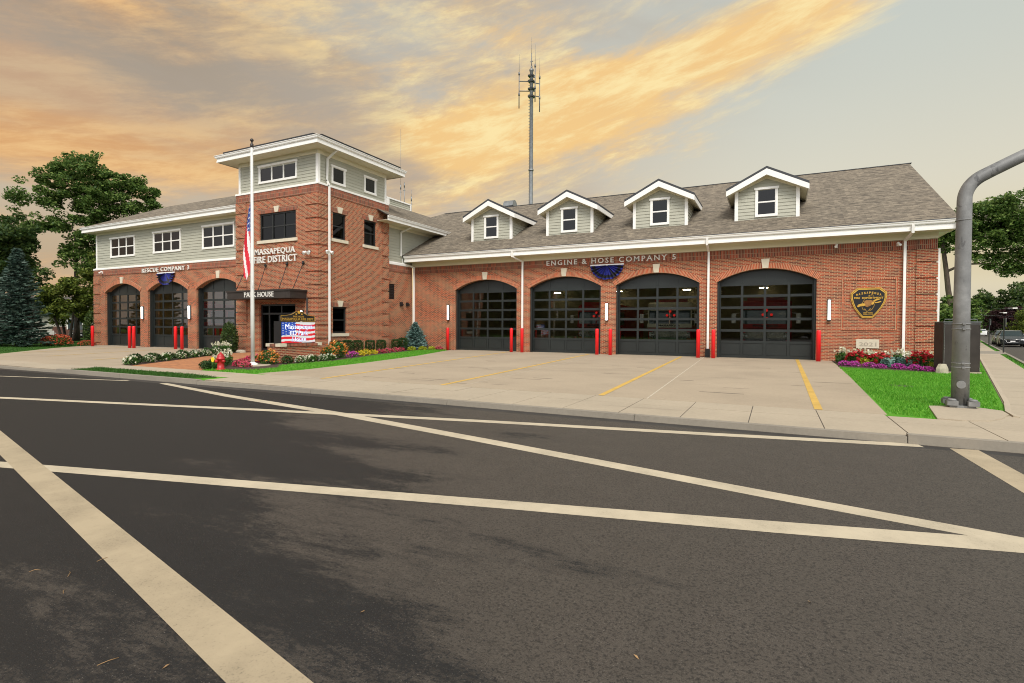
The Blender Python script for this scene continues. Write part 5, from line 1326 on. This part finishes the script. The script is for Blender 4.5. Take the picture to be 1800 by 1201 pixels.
ga = thing('garage', 'small white gabled garage just past the station corner', 'garage', (-66, 34, 0))
mb = MB(); R2 = Matrix.Translation((-66.5, 34.3, 0)) @ Matrix.Rotation(rad(50), 4, 'Z'); mb.box(-3, 3, 0, 6, 0, 2.6, 0, (), R2); mb.build('wall', 'white', ga)
mb = MB(); q = [R2 @ Vector(p) for p in ((-3.3, -.3, 2.6), (3.3, -.3, 2.6), (0, -.3, 4.0), (-3.3, 6.3, 2.6), (3.3, 6.3, 2.6), (0, 6.3, 4.0))]
for ids in ((0, 1, 2), (0, 2, 5, 3), (1, 4, 5, 2), (3, 5, 4)): mb.poly([tuple(q[i]) for i in ids])
mb.build('roof', 'white', ga); mb = MB(); mb.box(-1.6, 1.6, -.06, -.01, .9, 2.3, 0, (), R2); mb.build('door', 'carblack', ga)
# ------------------------------------------------------------------ trees
def tree(name, label, base, lobes, trunk_r, leaf, nleaf, size, mat_bark='bark', stems=1, clump=.8, group=None, lean=(0, 0), seed=1, limbs=70, hid=False):
    rs = np.random.default_rng(seed); t = thing(name, label, 'tree' if 'tree' in name or 'spruce' in name else 'shrub', base, group)
    b = np.array(base, float); L = [(b + np.array(c), np.array(r)) for c, r in lobes]
    vol = np.array([np.prod(r) ** .7 for _, r in L]); vol /= vol.sum()
    # clump centres spread through the lobes
    ncl = limbs; cen = []
    for (c, r), v in zip(L, vol):
        k = max(2, int(round(ncl * v))); cen.append(ellip(k, c, r * .92, .45, rs))
    cen = np.concatenate(cen)
    zlow = min((c - b)[2] - r[2] for c, r in L)
    mb = MB(); nodes = []
    for s in range(stems):
        a = 6.28 * s / stems; off = np.array([math.cos(a), math.sin(a), 0]) * (.25 if stems > 1 else 0)
        p = b + off; nodes_s = []; H = max(1.2, zlow + (L[0][0] - b)[2] * .35)
        tgt = b + np.array([lean[0], lean[1], H]) + off * 4
        for i in range(7):
            f = i / 6; q = p * (1 - f) + tgt * f + rs.normal(0, .06, 3) * (trunk_r * 2) * (1 if 0 < i < 6 else 0); nodes_s.append((q, trunk_r * (1.25 - .55 * f) if i else trunk_r * 1.6))
        mb.tube([n[0] for n in nodes_s], [n[1] for n in nodes_s], 10); nodes += nodes_s[3:]
    order = np.argsort(np.linalg.norm(cen - np.array(nodes[-1][0]), axis=1))
    for i in order:
        c = cen[i]; best = min(nodes, key=lambda n: np.linalg.norm((c - n[0]) * [1, 1, .8]) + (3 if n[0][2] > c[2] + .5 else 0))
        d = c - best[0]; ln = np.linalg.norm(d)
        if ln < .2: continue
        r0 = min(best[1] * .8, .02 + ln * .035); k = 4; pts = []; rad_ = []
        for j in range(k + 1):
            f = j / k; q = best[0] + d * f + np.array([0, 0, 1]) * math.sin(math.pi * f) * ln * .10 + (rs.normal(0, .05, 3) * ln * .5 if 0 < j < k else 0)
            pts.append(q); rad_.append(r0 * (1 - .65 * f))
        mb.tube(pts, rad_, 6, caps=False)
        for q, r in list(zip(pts, rad_))[1:]: nodes.append((q, r))
    mb.build('trunk', mat_bark, t)
    per = max(10, nleaf // len(cen)); C = []
    for c in cen:
        rr = clump * rs.uniform(.6, 1.25); pp = ellip(per, c, (rr, rr, rr * .6), .12, rs); C.append(pp)
        if rs.random() < .8:
            s2 = c + rs.normal(0, .75, 3) * rr; C.append(ellip(per // 3, s2, (rr * .7, rr * .7, rr * .45), .1, rs))
    C = np.concatenate(C)
    quads('crown', leafcards(C, size, .35, .62, rs), leaf, t)
    return t
def lat(s, z, d=0.): return (s * .47 + d * -.88, s * .88 + d * .47, z)     # sideways / depth offsets as seen from the street
big = [((.4, 15.6), (2.0, 1.3)), ((-1.4, 14.6), (1.6, 1.1)), ((2.6, 14.9), (1.7, 1.2)), ((4.6, 14.3), (1.6, 1.1)), ((6.0, 13.2), (1.1, 1.2)), ((.6, 13.4), (2.2, 1.2)), ((3.2, 12.9), (2., 1.1)), ((-2.2, 12.7), (1.4, .8)), ((-4.2, 12.4), (1.1, .6)), ((.8, 11.6), (1.9, 1.1)), ((3.6, 11.), (2., 1.1)), ((-1.2, 10.4), (1.4, .9)), ((-2.8, 9.9), (.8, .5)), ((1., 9.4), (1.7, 1.2)), ((3., 8.8), (1.6, 1.1)), ((-.2, 8.), (1.4, .9)), ((1.4, 6.9), (1.5, 1.2)), ((2.8, 5.6), (1.3, 1.1)), ((5.2, 11.2), (1.4, .9))]
tree('broadleaf_tree', 'large open-crowned green tree towering behind the left wing', (-56.9, 25.2, 0), [(lat(s, z), (w, w, h)) for (s, z), (w, h) in big], .17, 'leaf', 44000, .22, 'bark2', clump=.72, seed=3, limbs=210, group='trees left of the station')
dk = [((-1.2, 9.6), (2.1, 1.5)), ((0.4, 8.4), (2., 1.6)), ((1.7, 7.4), (1.4, 1.1)), ((-.6, 6.3), (2.3, 1.8)), ((1.2, 5.4), (1.7, 1.3)), ((-2.5, 7.8), (2., 2.))]
tree('broadleaf_tree', 'dark green tree at the left edge behind the spruce', (-55., 19.3, 0), [(lat(s, z), (w, w, h)) for (s, z), (w, h) in dk], .3, 'leafdark', 30000, .23, 'bark2', clump=1.0, seed=5, limbs=70, group='trees left of the station')
bs = [((0, 3.6), (1.7, 1.4)), ((-1.1, 2.7), (1.2, 1.)), ((1.1, 3.2), (1.2, 1.3)), ((.2, 4.6), (1.1, .8)), ((1.6, 4.6), (1.1, 1.)), ((2.2, 5.6), (1.2, 1.1)), ((-.4, 2.5), (1.8, .9)), ((1.5, 2.3), (1.5, .9))]
tree('bushy_tree', 'low bushy yellow-green tree with several stems by the parked car', (-50.6, 21.8, 0), [(lat(s, z), (w, w, h)) for (s, z), (w, h) in bs], .09, 'leafbush', 24000, .17, 'bark2', stems=4, clump=.6, seed=8, limbs=60, group='trees left of the station')
rt = [((-1.1, 12.5), (1.4, 1.2)), ((-.7, 10.7), (1.2, .8)), ((2.6, 13.2), (3., 1.5)), ((5.4, 12.4), (3., 1.5)), ((0., 12.0), (2.2, 1.3)), ((-1.3, 11.), (1.2, .9)), ((8., 11.6), (3., 1.6)), ((3.2, 10.6), (2.6, 1.5)), ((6.8, 9.8), (2.4, 1.2)), ((10.6, 10.6), (2.4, 1.5)), ((2.6, 8.4), (1.6, .9)), ((5.4, 7.4), (1.5, .8)), ((4.2, 8.1), (1.2, .7)), ((.4, 9.4), (1.2, 1.)), ((9.2, 8.8), (2., 1.)), ((1.8, 11.6), (2.2, 1.4)), ((4.8, 9.3), (2., 1.1)), ((7.6, 13.), (2.2, 1.2)), ((5.5, 11.), (2.4, 1.4))]
def rlat(s, z): return (s * .97, s * -.22, z)
tree('broadleaf_tree', 'wide spreading tree on a bare leaning trunk behind the signal pole', (16.4, 68.5, 0), [(rlat(s, z), (w, w, h)) for (s, z), (w, h) in rt], .25, 'leaf', 50000, .24, 'bark', clump=.9, seed=12, limbs=210, lean=(-1.2, 0), group='trees along the side street')
# low green growth below it
tree('understorey_shrub', 'dense green shrub at the foot of the leaning trunk', (14.2, 60., 0), [((0, 0, 2.0), (2.2, 2.2, 1.6)), ((1.2, .4, 2.9), (1.2, 1.2, 1.1))], .1, 'leaf', 9000, .26, 'bark', stems=3, clump=.7, seed=14, limbs=60, group='trees along the side street')
# far trees down the side street, each its own
far = [(38, 190, 11, 8, 'leaf', 'green tree far down the side street, hidden mostly by the signal pole'), (54, 196, 14, 8, 'leafdark', 'broad dark tree in the far row, behind the far street lights'), (61.6, 195, 16, 8.5, 'leafdark', 'tallest far tree, above the dark grey sedan'), (47, 205, 12.5, 7, 'leafdark', 'far tree just right of the signal pole, behind the burgundy one'), (70, 208, 18, 9, 'leafdark', 'far tree at the right edge of the picture'),
       (37.6, 143, 6.0, 3.2, 'burgundy', 'dark burgundy tree just right of the signal pole'), (42.6, 143.8, 7.0, 4.6, 'burgundy', 'wide burgundy tree behind the parked sedan'), (27.7, 86, 4.2, 1.5, 'leafbush', 'rounded yellow-green bush at the right edge')]
for i, (x, y, hh, w, lf, lab) in enumerate(far):
    r = random.Random(i); lob = [((0, 0, hh * .62), (w * .55, w * .55, hh * .3)), ((0, 0, hh * .25), (w * .8, w * .8, hh * .24))]
    for k in range(8):
        a = r.uniform(0, 6.28); q = r.uniform(.35, .62) * w; lob.append(((q * math.cos(a), q * math.sin(a), hh * r.uniform(.25, .80)), (w * .42, w * .42, hh * .17)))
    tree('far_tree' if lf != 'leafbush' else 'round_bush_tree', lab, (x, y, -.1), lob, .25 if hh > 8 else .12, lf, 11000 if hh > 8 else 6500, .6 if hh > 8 else .38 if hh > 6 else .17, 'bark2', clump=1.5 if hh > 8 else .7, seed=40 + i, limbs=70, group='trees along the side street')
def spruce(name, label, base, H, R, n, mat, size, seed=1, group=None):
    rs = np.random.default_rng(seed); t = thing(name, label, 'spruce', base, group); b = Vector(base)
    mb = MB(); mb.tube([b, b + Vector((0, 0, H * .97))], [R * .09, .01], 8); C = []; A = []
    for i in range(n):
        f = (i + .5) / n; f = 1 - (1 - f) ** 1.25; z = H * (.06 + .93 * f); ln = R * (1 - f) ** .85 * rs.uniform(.82, 1.12) + .05; a = i * 2.399 + rs.normal(0, .2)
        d = np.array([math.cos(a), math.sin(a), 0.]); up = -.10 + .45 * f; m = max(4, int(ln / (size * .32)))
        tip = np.array(b) + np.array([0, 0, z]) + d * ln + np.array([0, 0, ln * up]); mb.tube([np.array(b) + [0, 0, z], tip], [.012 + ln * .012, .004], 5, caps=False)
        sd = np.array([-d[1], d[0], 0])
        for j in range(m):
            s = (j + .6) / m; p = np.array(b) + np.array([0, 0, z + ln * s * up - .10 * ln * s * (1 - s) * 2]) + d * ln * s; wd = .34 * ln * (1 - s) + size * .5
            for q in range(5):
                C.append(p + sd * rs.uniform(-1, 1) * wd + np.array([0, 0, rs.normal(0, .03) - .04 * abs(rs.normal())])); A.append(d + sd * rs.normal(0, .6) + np.array([0, 0, rs.normal(.05, .25)]))
    mb.build('trunk', 'bark2', t); C = np.array(C); A = np.array(A); A /= np.linalg.norm(A, axis=1)[:, None]; k = len(C)
    B = np.cross(A, rs.normal(size=(k, 3))); B /= np.linalg.norm(B, axis=1)[:, None]; s = (size * rs.uniform(.7, 1.3, k))[:, None]
    V = np.empty((k, 4, 3)); V[:, 0] = C - A * s * .45; V[:, 1] = C + B * s * .16; V[:, 2] = C + A * s * .55; V[:, 3] = C - B * s * .16
    quads('needles', V.reshape(-1, 3), mat, t); return t
spruce('spruce_tree', 'large dark blue-green spruce at the far left lawn', (-45.4, 16.8, 0), 6.6, 2.0, 190, 'spruce', .30, 2)
spruce('spruce_tree', 'spruce crowding behind the large spruce at the left edge', (-48.5, 16.0, 0), 5.6, 2.1, 150, 'spruce', .30, 4)
spruce('dwarf_spruce', 'small plump blue spruce in the corner by the white downspout', (-21.0, 27.9, 0), 1.75, .95, 130, 'spruceb', .15, 6)
def mound(name, label, base, rx, ry, h, n, size, leaf, top=None, cat='shrub', group=None, seed=1, square=0., flat=.3):
    rs = np.random.default_rng(seed); t = thing(name, label, cat, base, group)
    if square:
        p = rs.normal(size=(n, 3)); p /= ((np.abs(p) ** 6).sum(1) ** (1 / 6))[:, None]; p *= rs.uniform(.74, 1.03, n)[:, None]
        C = np.array(base) + p * [rx, ry, h / 2] + [0, 0, h * .52]
    else:
        C = ellip(n, np.array(base) + [0, 0, h * .35], (rx, ry, h * .65), .55, rs); C = C[C[:, 2] > base[2] + .02]
    quads('foliage', leafcards(C, size, flat, .6, rs), leaf, t)
    mb = MB()
    for k in range(5): a = rs.uniform(0, 6.28); mb.tube([base, (base[0] + rx * .5 * math.cos(a), base[1] + ry * .5 * math.sin(a), base[2] + h * .6)], [.015, .006], 5)
    mb.build('stems', 'bark2', t)
    if top:
        pet, m, ps, zlo = top; D = ellip(m, np.array(base) + [0, 0, h * .38], (rx * 1.04, ry * 1.04, h * .68), .96, rs); D = D[D[:, 2] > base[2] + h * zlo]
        F = (D[:, None, :] + rs.normal(0, ps * .42, (len(D), 4, 3))).reshape(-1, 3); quads('blossoms', leafcards(F, ps, .3, .9, rs), pet, t)
    return t
# clipped boxwoods along the tower side
bx = mound('boxwood', 'x', (0, 0, 0), .27, .27, .70, 2600, .055, 'boxw', None, 'boxwood', 'clipped boxwoods along the tower side wall', 3, 1.)
labs = ['clipped boxwood nearest the electronic sign, under the low window', 'second clipped boxwood from the sign, under the low window', 'third clipped boxwood from the sign', 'fourth clipped boxwood from the sign', 'fifth clipped boxwood, at the rear tower corner', 'left one of the two touching boxwoods beside the spruce', 'right one of the two touching boxwoods, nearest the spruce']
for i, ((x, y), lab) in enumerate(zip([(-20.6, 20.55), (-20.75, 21.5), (-20.75, 22.35), (-20.8, 23.4), (-20.85, 24.4), (-20.9, 25.85), (-20.95, 26.55)], labs)):
    if i == 0: bx.location = (x, y, .01); bx['label'] = lab
    else: dup(bx, (x, y, .01), i * 1.3, lab, (1, 1, random.uniform(.92, 1.06)))
# flower clumps: one prototype of each kind, then copies with their own labels
PR = {}
def flowers(kind, spots, fmt, cat, group):
    for i, (x, y, s, where) in enumerate(spots):
        lab = fmt % where
        if kind not in PR:
            spec = dict(white=((.30, .30, .34, 420, .085, 'flgreen'), ('pw', 70, .055, .25)), rose=((.28, .28, .26, 260, .09, 'flgreen'), ('pp', 110, .065, .1)), yellow=((.32, .26, .26, 200, .08, 'chart'), ('py', 130, .06, .2)), chart=((.28, .28, .26, 520, .075, 'chart'), None),
                        orange=((.48, .48, .72, 700, .11, 'flgreen'), ('po', 130, .085, .3)), purple=((.26, .26, .24, 240, .07, 'flgreen'), ('pm', 110, .06, .2)), red=((.30, .30, .42, 380, .09, 'flgreen'), ('pr', 130, .075, .3)), dusty=((.46, .34, .36, 620, .11, 'dusty'), None), magenta=((.32, .24, .26, 300, .07, 'flgreen'), ('pm', 190, .055, .15)),
                        coral=((1.0, .75, .72, 1500, .10, 'flgreen'), ('pc', 330, .085, .2)), green=((.28, .28, .34, 600, .075, 'boxw'), None), spike=None)[kind]
            if kind == 'spike':
                t = thing('flower_clump', lab, cat, (0, 0, 0), group); C = ellip(260, (0, 0, .2), (.26, .22, .26), .3); quads('foliage', leafcards(C[C[:, 2] > .01], .13, 0, .35), 'flgreen', t)
                S = []
                for k in range(20):
                    a, r_, hh = random.uniform(0, 6.28), random.uniform(0, .30), random.uniform(.34, .60)
                    for j in range(5): S.append((r_ * math.cos(a), r_ * math.sin(a), hh + j * .022))
                S = np.array(S); V = leafcards(S + RNG.normal(0, .012, S.shape), .085, 0, .8); quads('blossoms', V, 'pw', t)
            else: t = mound('flower_clump', lab, (0, 0, 0), *spec[0][:5], spec[0][5], spec[1], cat, group, hash(kind) % 97 if False else len(PR) + 20)
            PR[kind] = t; t.location = (x, y, .012); t.scale = (s,) * 3; t.rotation_euler = (0, 0, 0)
        else:
            d = dup(PR[kind], (x, y, .012), random.uniform(0, 6.28), lab, (s * random.uniform(.92, 1.08), s * random.uniform(.92, 1.08), s * random.uniform(.9, 1.1)))
            d['group'] = group; d['category'] = cat
ORD = ['first', 'second', 'third', 'fourth', 'fifth', 'sixth', 'seventh', 'eighth', 'ninth', 'tenth', 'eleventh', 'twelfth']
# right-hand bed under the shield
bedR = 'flowers in the bed under the shield'
def row(n, p, q, s, js=.06): return [(p[0] + (q[0] - p[0]) * i / (n - 1) + random.uniform(-js, js), p[1] + (q[1] - p[1]) * i / (n - 1) + random.uniform(-js, js), s * random.uniform(.9, 1.1), ORD[i]) for i in range(n)]
flowers('spike', row(9, (2.62, 27.0), (5.5, 25.7), .98), '%s white spike clump from the left in the back row under the date stone', 'flowers', bedR)
flowers('magenta', row(7, (2.46, 25.05), (4.86, 23.4), .66, .1), '%s magenta clump from the left in the front row of the corner bed', 'flowers', bedR)
flowers('red', [(3.05, 25.9, 1.25, 'left of the yellow clumps'), (3.75, 25.5, 1.25, 'left of the dusty grey leaves'), (4.95, 24.7, 1.3, 'right of the dusty grey leaves'), (3.55, 27.0, .9, 'below the date stone')], 'deep red flower clump %s', 'flowers', bedR)
flowers('dusty', [(4.15, 25.0, 1.1, 'left'), (4.55, 24.85, 1., 'right')], '%s clump of dusty blue-grey leaves in the corner bed', 'plant', bedR)
flowers('chart', [(3.40, 25.7, 1.3, 'between two red clumps under the shield'), (3.65, 26.6, 1.0, 'behind the left red clumps'), (5.25, 24.6, 1.1, 'beside the brown cabinet'), (4.6, 26.3, 1.0, 'under the white downspout')], 'yellow-green leafy clump %s', 'plant', bedR)
flowers('green', [(2.72, 26.6, 1.05, 'at the left end of the corner bed')], 'dark green leafy clump %s', 'plant', bedR)
# bed along the tower side and round the sign
bedS = 'flowers along the tower side bed'
flowers('chart', [(-20.0, 26.2, .95, 'left of the blue spruce, first of three'), (-19.75, 27.0, .95, 'in front of the blue spruce, second of three'), (-19.5, 27.6, .9, 'right of the blue spruce foot, third of three')], 'small rounded yellow-green clump %s', 'plant', bedS)
flowers('yellow', [(-18.75, 20.3, .85, 'before the first boxwood'), (-18.95, 20.9, .9, 'before the second boxwood'), (-19.25, 21.9, .8, 'before the third boxwood')], 'bright yellow flower clump %s', 'flowers', bedS)
flowers('rose', [(-19.5, 22.8, .75, 'in front of the third boxwood'), (-19.6, 23.4, .75, 'in front of the fourth boxwood'), (-19.9, 24.5, .75, 'in front of the fifth boxwood'), (-20.1, 25.3, .7, 'before the rear tower corner'), (-19.2, 28.0, .8, 'between the blue spruce and the bollard')], 'rose-red flower clump %s', 'flowers', bedS)
flowers('purple', [(-18.35, 19.4, 1., 'between the orange shrub and the yellow flowers')], 'purple flower clump %s', 'flowers', bedS)
flowers('orange', [(-17.7, 14.15, .78, 'beside the flagpole, before the sign wall'), (-18.35, 18.35, 1., 'right of the sign wall'), (-18.15, 17.7, .85, 'touching the right end of the sign wall')], 'orange flowering shrub %s', 'flowers', 'orange shrubs round the sign wall')
flowers('white', [(-17.25, 15.3, .8, 'at the left foot of the sign wall'), (-17.3, 15.8, .8, 'at the middle foot of the sign wall'), (-17.4, 16.6, .75, 'under the right half of the sign'), (-17.55, 17.2, .8, 'at the right foot of the sign wall')], 'white flower clump %s', 'flowers', 'white flowers at the sign wall')
flowers('green', [(-17.35, 14.75, .9, 'at the left corner of the sign wall'), (-17.45, 16.2, .7, 'against the middle of the sign wall')], 'dark leafy clump %s', 'plant', 'leafy plants at the sign wall')
flowers('rose', [(-19.1, 14.6, 1.1, 'behind the flagpole at the left of the sign wall'), (-18.5, 13.6, .7, 'just left of the flagpole foot'), (-17.2, 12.75, .7, 'right of the hydrant, front row'), (-17.75, 12.9, .7, 'left of the flagpole pad')], 'rose-red leafy clump %s', 'flowers', 'red plants round the flagpole')
flowers('spike', [(-17.75, 12.1, .85, 'right of the hydrant'), (-18.2, 12.6, .85, 'behind the hydrant'), (-18.8, 13.2, .85, 'left of the flagpole'), (-17.3, 11.75, .75, 'touching the hydrant')], 'white spike clump %s by the brick walk', 'flowers', 'white flowers by the hydrant')
flowers('green', [(-17.9, 11.75, .85, 'left of the hydrant tag'), (-17.6, 11.6, .7, 'at the front tip by the hydrant'), (-18.6, 12.5, .8, 'behind the hydrant along the walk')], 'dark leafy clump %s', 'plant', 'leafy plants by the hydrant')
# bed between the left apron and the brick walk
nb_ = 8
gsp = [(-22.5 - i * .60, 11.9 + i * .98, 1.05, ORD[i]) for i in range(nb_)]
flowers('green', gsp, '%s dark shrub from the street in the bed left of the brick walk', 'shrub', 'dark shrubs in the bed left of the walk')
flowers('white', [(-21.95 - i * .60, 11.45 + i * .98, .85, ORD[i]) for i in range(nb_)], '%s white flower clump from the street left of the brick walk', 'flowers', 'white flowers in the bed left of the walk')
flowers('spike', [(-25.9, 17.5, .95, 'nearer the street'), (-26.3, 18.2, .95, 'in the middle'), (-26.7, 18.7, .95, 'nearest the evergreen')], 'tall white spike clump at the tower end of the walk bed, %s', 'flowers', 'white flowers at the tower end of the walk bed')
mound('evergreen_cone', 'slim dark evergreen cone between the third left bay and the entrance', (-27.3, 19.3, 0), .46, .46, 1.75, 4200, .085, 'leafdark', None, 'evergreen', None, 31)
rock(-26.55, 19.45, .35, .22, .16, 'flat pale rock at the foot of the evergreen cone')
mound('columnar_evergreen', 'dark narrow evergreen behind the far left bollard', (-45.7, 21.2, 0), .55, .55, 2.6, 4200, .12, 'leafdark', None, 'evergreen', None, 33)
flowers('coral', [(-44.6, 18.6, 1.05, 'mounded at the left edge of the apron'), (-43.6, 19.9, .55, 'smaller, between the mound and the first bollard')], 'coral flowering shrub %s', 'shrub', 'coral shrubs at the left edge')
flowers('white', [(-46.2, 17.3, .8, 'under the large spruce'), (-45.6, 17.2, .7, 'right of the spruce trunk')], 'pale flower clump %s', 'flowers', 'pale flowers under the spruce')
# wooded bank across the street, seen only as a reflection in the bay glass
C = np.concatenate([ellip(2600, (x, -34 + random.uniform(-4, 4), random.uniform(3.5, 5.5)), (8, 4, random.uniform(5, 7.5)), .3) for x in range(-90, 70, 7)])
o = quads('wooded_bank', leafcards(C, 1.5, .2, .7), 'leafdark'); o['kind'] = 'stuff'
# ------------------------------------------------------------------ sky, sun, camera
def build_world(EXPO):
    w = bpy.data.worlds.new('World'); sc.world = w; w.use_nodes = True; t = w.node_tree; bg = t.nodes['Background']
    d = N(t, 'ShaderNodeTexCoord').outputs['Generated']; s = N(t, 'ShaderNodeSeparateXYZ'); t.links.new(d, s.inputs[0]); X, Y, Z = s.outputs
    a = mth(t, 'ADD', mth(t, 'MULTIPLY', X, .894), mth(t, 'MULTIPLY', Y, .447))       # towards the right of the view
    fwd = mth(t, 'ADD', mth(t, 'MULTIPLY', X, -.447), mth(t, 'MULTIPLY', Y, .894))
    cv = N(t, 'ShaderNodeCombineXYZ'); t.links.new(a, cv.inputs[0]); t.links.new(Z, cv.inputs[1]); t.links.new(mth(t, 'MULTIPLY', fwd, .35), cv.inputs[2])
    def cl(scale, rot, seed, det, rough, dist):
        m0 = N(t, 'ShaderNodeMapping'); t.links.new(cv.outputs[0], m0.inputs[0]); m0.inputs['Rotation'].default_value = (0, 0, rot)
        mp = N(t, 'ShaderNodeMapping'); t.links.new(m0.outputs[0], mp.inputs[0]); mp.inputs['Scale'].default_value = scale; mp.inputs['Location'].default_value = seed
        return noise(t, mp.outputs[0], 1., det, rough, dist)
    sky = N(t, 'ShaderNodeTexSky'); sky.sky_type = 'NISHITA'; sky.sun_disc = False; sky.sun_elevation = rad(48); sky.sun_rotation = rad(150)
    nish = mixc(t, 1., sky.outputs[0], (.085, .085, .085), 'MULTIPLY')
    def sm(v, lo, hi):
        m = N(t, 'ShaderNodeMapRange'); m.interpolation_type = 'SMOOTHSTEP'; t.links.new(v, m.inputs[0]); m.inputs[1].default_value = lo; m.inputs[2].default_value = hi; return m.outputs[0]
    def mul(p, q): return mth(t, 'MULTIPLY', p, q)
    def add(p, q): return mth(t, 'ADD', p, q)
    def gauss(v, c, w):
        k = mth(t, 'DIVIDE', mth(t, 'SUBTRACT', v, c), w); return mth(t, 'POWER', 2.718, mul(mul(k, k), -1.))
    right = sm(a, .05, .55); left = sm(a, -.12, -.58); high = sm(Z, .08, .48); low = sm(Z, .24, .04)
    n1 = cl((2.6, 8., 2.), rad(-11), (1.3, .4, 0), 11, .62, .18)     # main cloud masses
    n2 = cl((7., 30., 5.), rad(-15), (4.1, 2.2, 0), 9, .68, .25)      # fine cirrus combing
    n3 = cl((1.5, 4.6, 1.), rad(6), (7.7, 1.2, 0), 6, .55, .35)      # broad grey undersides
    veil = mixc(t, high, (.80, .73, .56), (.60, .635, .58))
    veil = mixc(t, mul(gauss(Z, .11, .06), .75), veil, (.70, .58, .34)); veil = mixc(t, sm(Z, .07, .0), veil, (.50, .42, .33))
    base = mixc(t, .95, nish, veil)
    tanc = mixc(t, high, (.53, .40, .285), (.51, .455, .385)); tanc = mixc(t, mul(left, high), tanc, (.335, .262, .19)); tanc = mixc(t, mul(low, left), tanc, (.40, .27, .185))
    tm = mul(sm(a, .50, -.02), add(.62, mul(sm(n3, .40, .58), .38)))
    c1 = mixc(t, tm, base, tanc)
    band = mul(gauss(Z, add(.385, mul(a, .165)), .045), sm(a, -.02, .12)); band = mul(band, sm(a, .58, .44))
    band2 = mul(gauss(Z, .33, .06), mul(sm(a, -.30, -.12), sm(a, .36, .16)))
    pk = mul(gauss(Z, .31, .05), sm(a, -.55, -.66)); lo_ = mul(gauss(Z, .265, .06), mul(sm(a, -.30, -.42), .8))
    cov = add(add(mul(n1, .56), mul(n2, .30)), mul(n3, .14))
    cov = add(cov, add(add(mul(band, .165), mul(band2, .12)), add(mul(pk, .20), mul(lo_, .22)))); cov = add(cov, mul(sm(a, .30, .0), .036)); cov = mth(t, 'SUBTRACT', cov, mul(sm(a, .30, .60), .10))
    g = sm(cov, .485, .66)
    gold = mixc(t, sm(n2, .42, .64), (.92, .60, .25), (1., .80, .40)); gold = mixc(t, left, gold, mixc(t, sm(n2, .40, .64), (.72, .385, .16), (.87, .55, .25)))
    c2 = mixc(t, mul(g, .95), c1, gold)
    shade = mul(mul(sm(n3, .47, .63), .55), mth(t, 'SUBTRACT', 1., right))
    c2 = mixc(t, mul(shade, mth(t, 'SUBTRACT', 1., mul(add(band, band2), .8))), c2, mixc(t, high, (.47, .37, .285), (.42, .375, .32)))
    # behind the camera: unseen overcast, brightened to add soft frontal light
    back = mixc(t, sm(fwd, .1, -.35), c2, (1.42, 1.45, 1.5)); back = mixc(t, sm(Z, .72, .95), back, (.8, .81, .83))
    gnd = mixc(t, sm(Z, -.02, -.08), back, (.08, .07, .06))
    fin = mixc(t, 1., gnd, (2 ** -EXPO,) * 3, 'MULTIPLY'); t.links.new(fin, bg.inputs[0]); bg.inputs[1].default_value = 1.
EXPO = .45
build_world(EXPO)
L = bpy.data.lights.new('sun', 'SUN'); L.energy = 2.2; L.angle = rad(24); L.color = (1., .955, .88)
so = bpy.data.objects.new('sun', L); COL.objects.link(so)
sd = Vector((math.sin(rad(150)) * math.cos(rad(48)), math.cos(rad(150)) * math.cos(rad(48)), math.sin(rad(48))))   # towards the sun
so.rotation_euler = sd.to_track_quat('Z', 'Y').to_euler()
cam = bpy.data.cameras.new('camera'); co = bpy.data.objects.new('camera', cam); COL.objects.link(co); sc.camera = co
yaw, pit, rol = rad(26.568), rad(1.01478), rad(.2703)
fw = Vector((-math.sin(yaw) * math.cos(pit), math.cos(yaw) * math.cos(pit), -math.sin(pit))); r0 = Vector((math.cos(yaw), math.sin(yaw), 0)); u0 = r0.cross(fw)
rt_ = r0 * math.cos(rol) + u0 * math.sin(rol); up_ = -r0 * math.sin(rol) + u0 * math.cos(rol)
co.matrix_world = Matrix(((rt_.x, up_.x, -fw.x, 0), (rt_.y, up_.y, -fw.y, 0), (rt_.z, up_.z, -fw.z, 1.55), (0, 0, 0, 1)))
cam.sensor_width = 36; cam.lens = 926.94 / 1800 * 36; cam.shift_y = -(600.5 - 589.49) / 1800; cam.clip_end = 3000; cam.clip_start = .05
vs = sc.view_settings; vs.view_transform = 'Standard'; vs.look = 'None'; vs.gamma = 1; vs.exposure = EXPO
sc.cycles.pixel_filter_type = 'BLACKMAN_HARRIS'; sc.cycles.filter_width = 1.05; sc.cycles.max_bounces = 8; sc.cycles.transparent_max_bounces = 16; sc.cycles.use_adaptive_sampling = True
try: sc.cycles.use_denoising = True
except Exception: pass
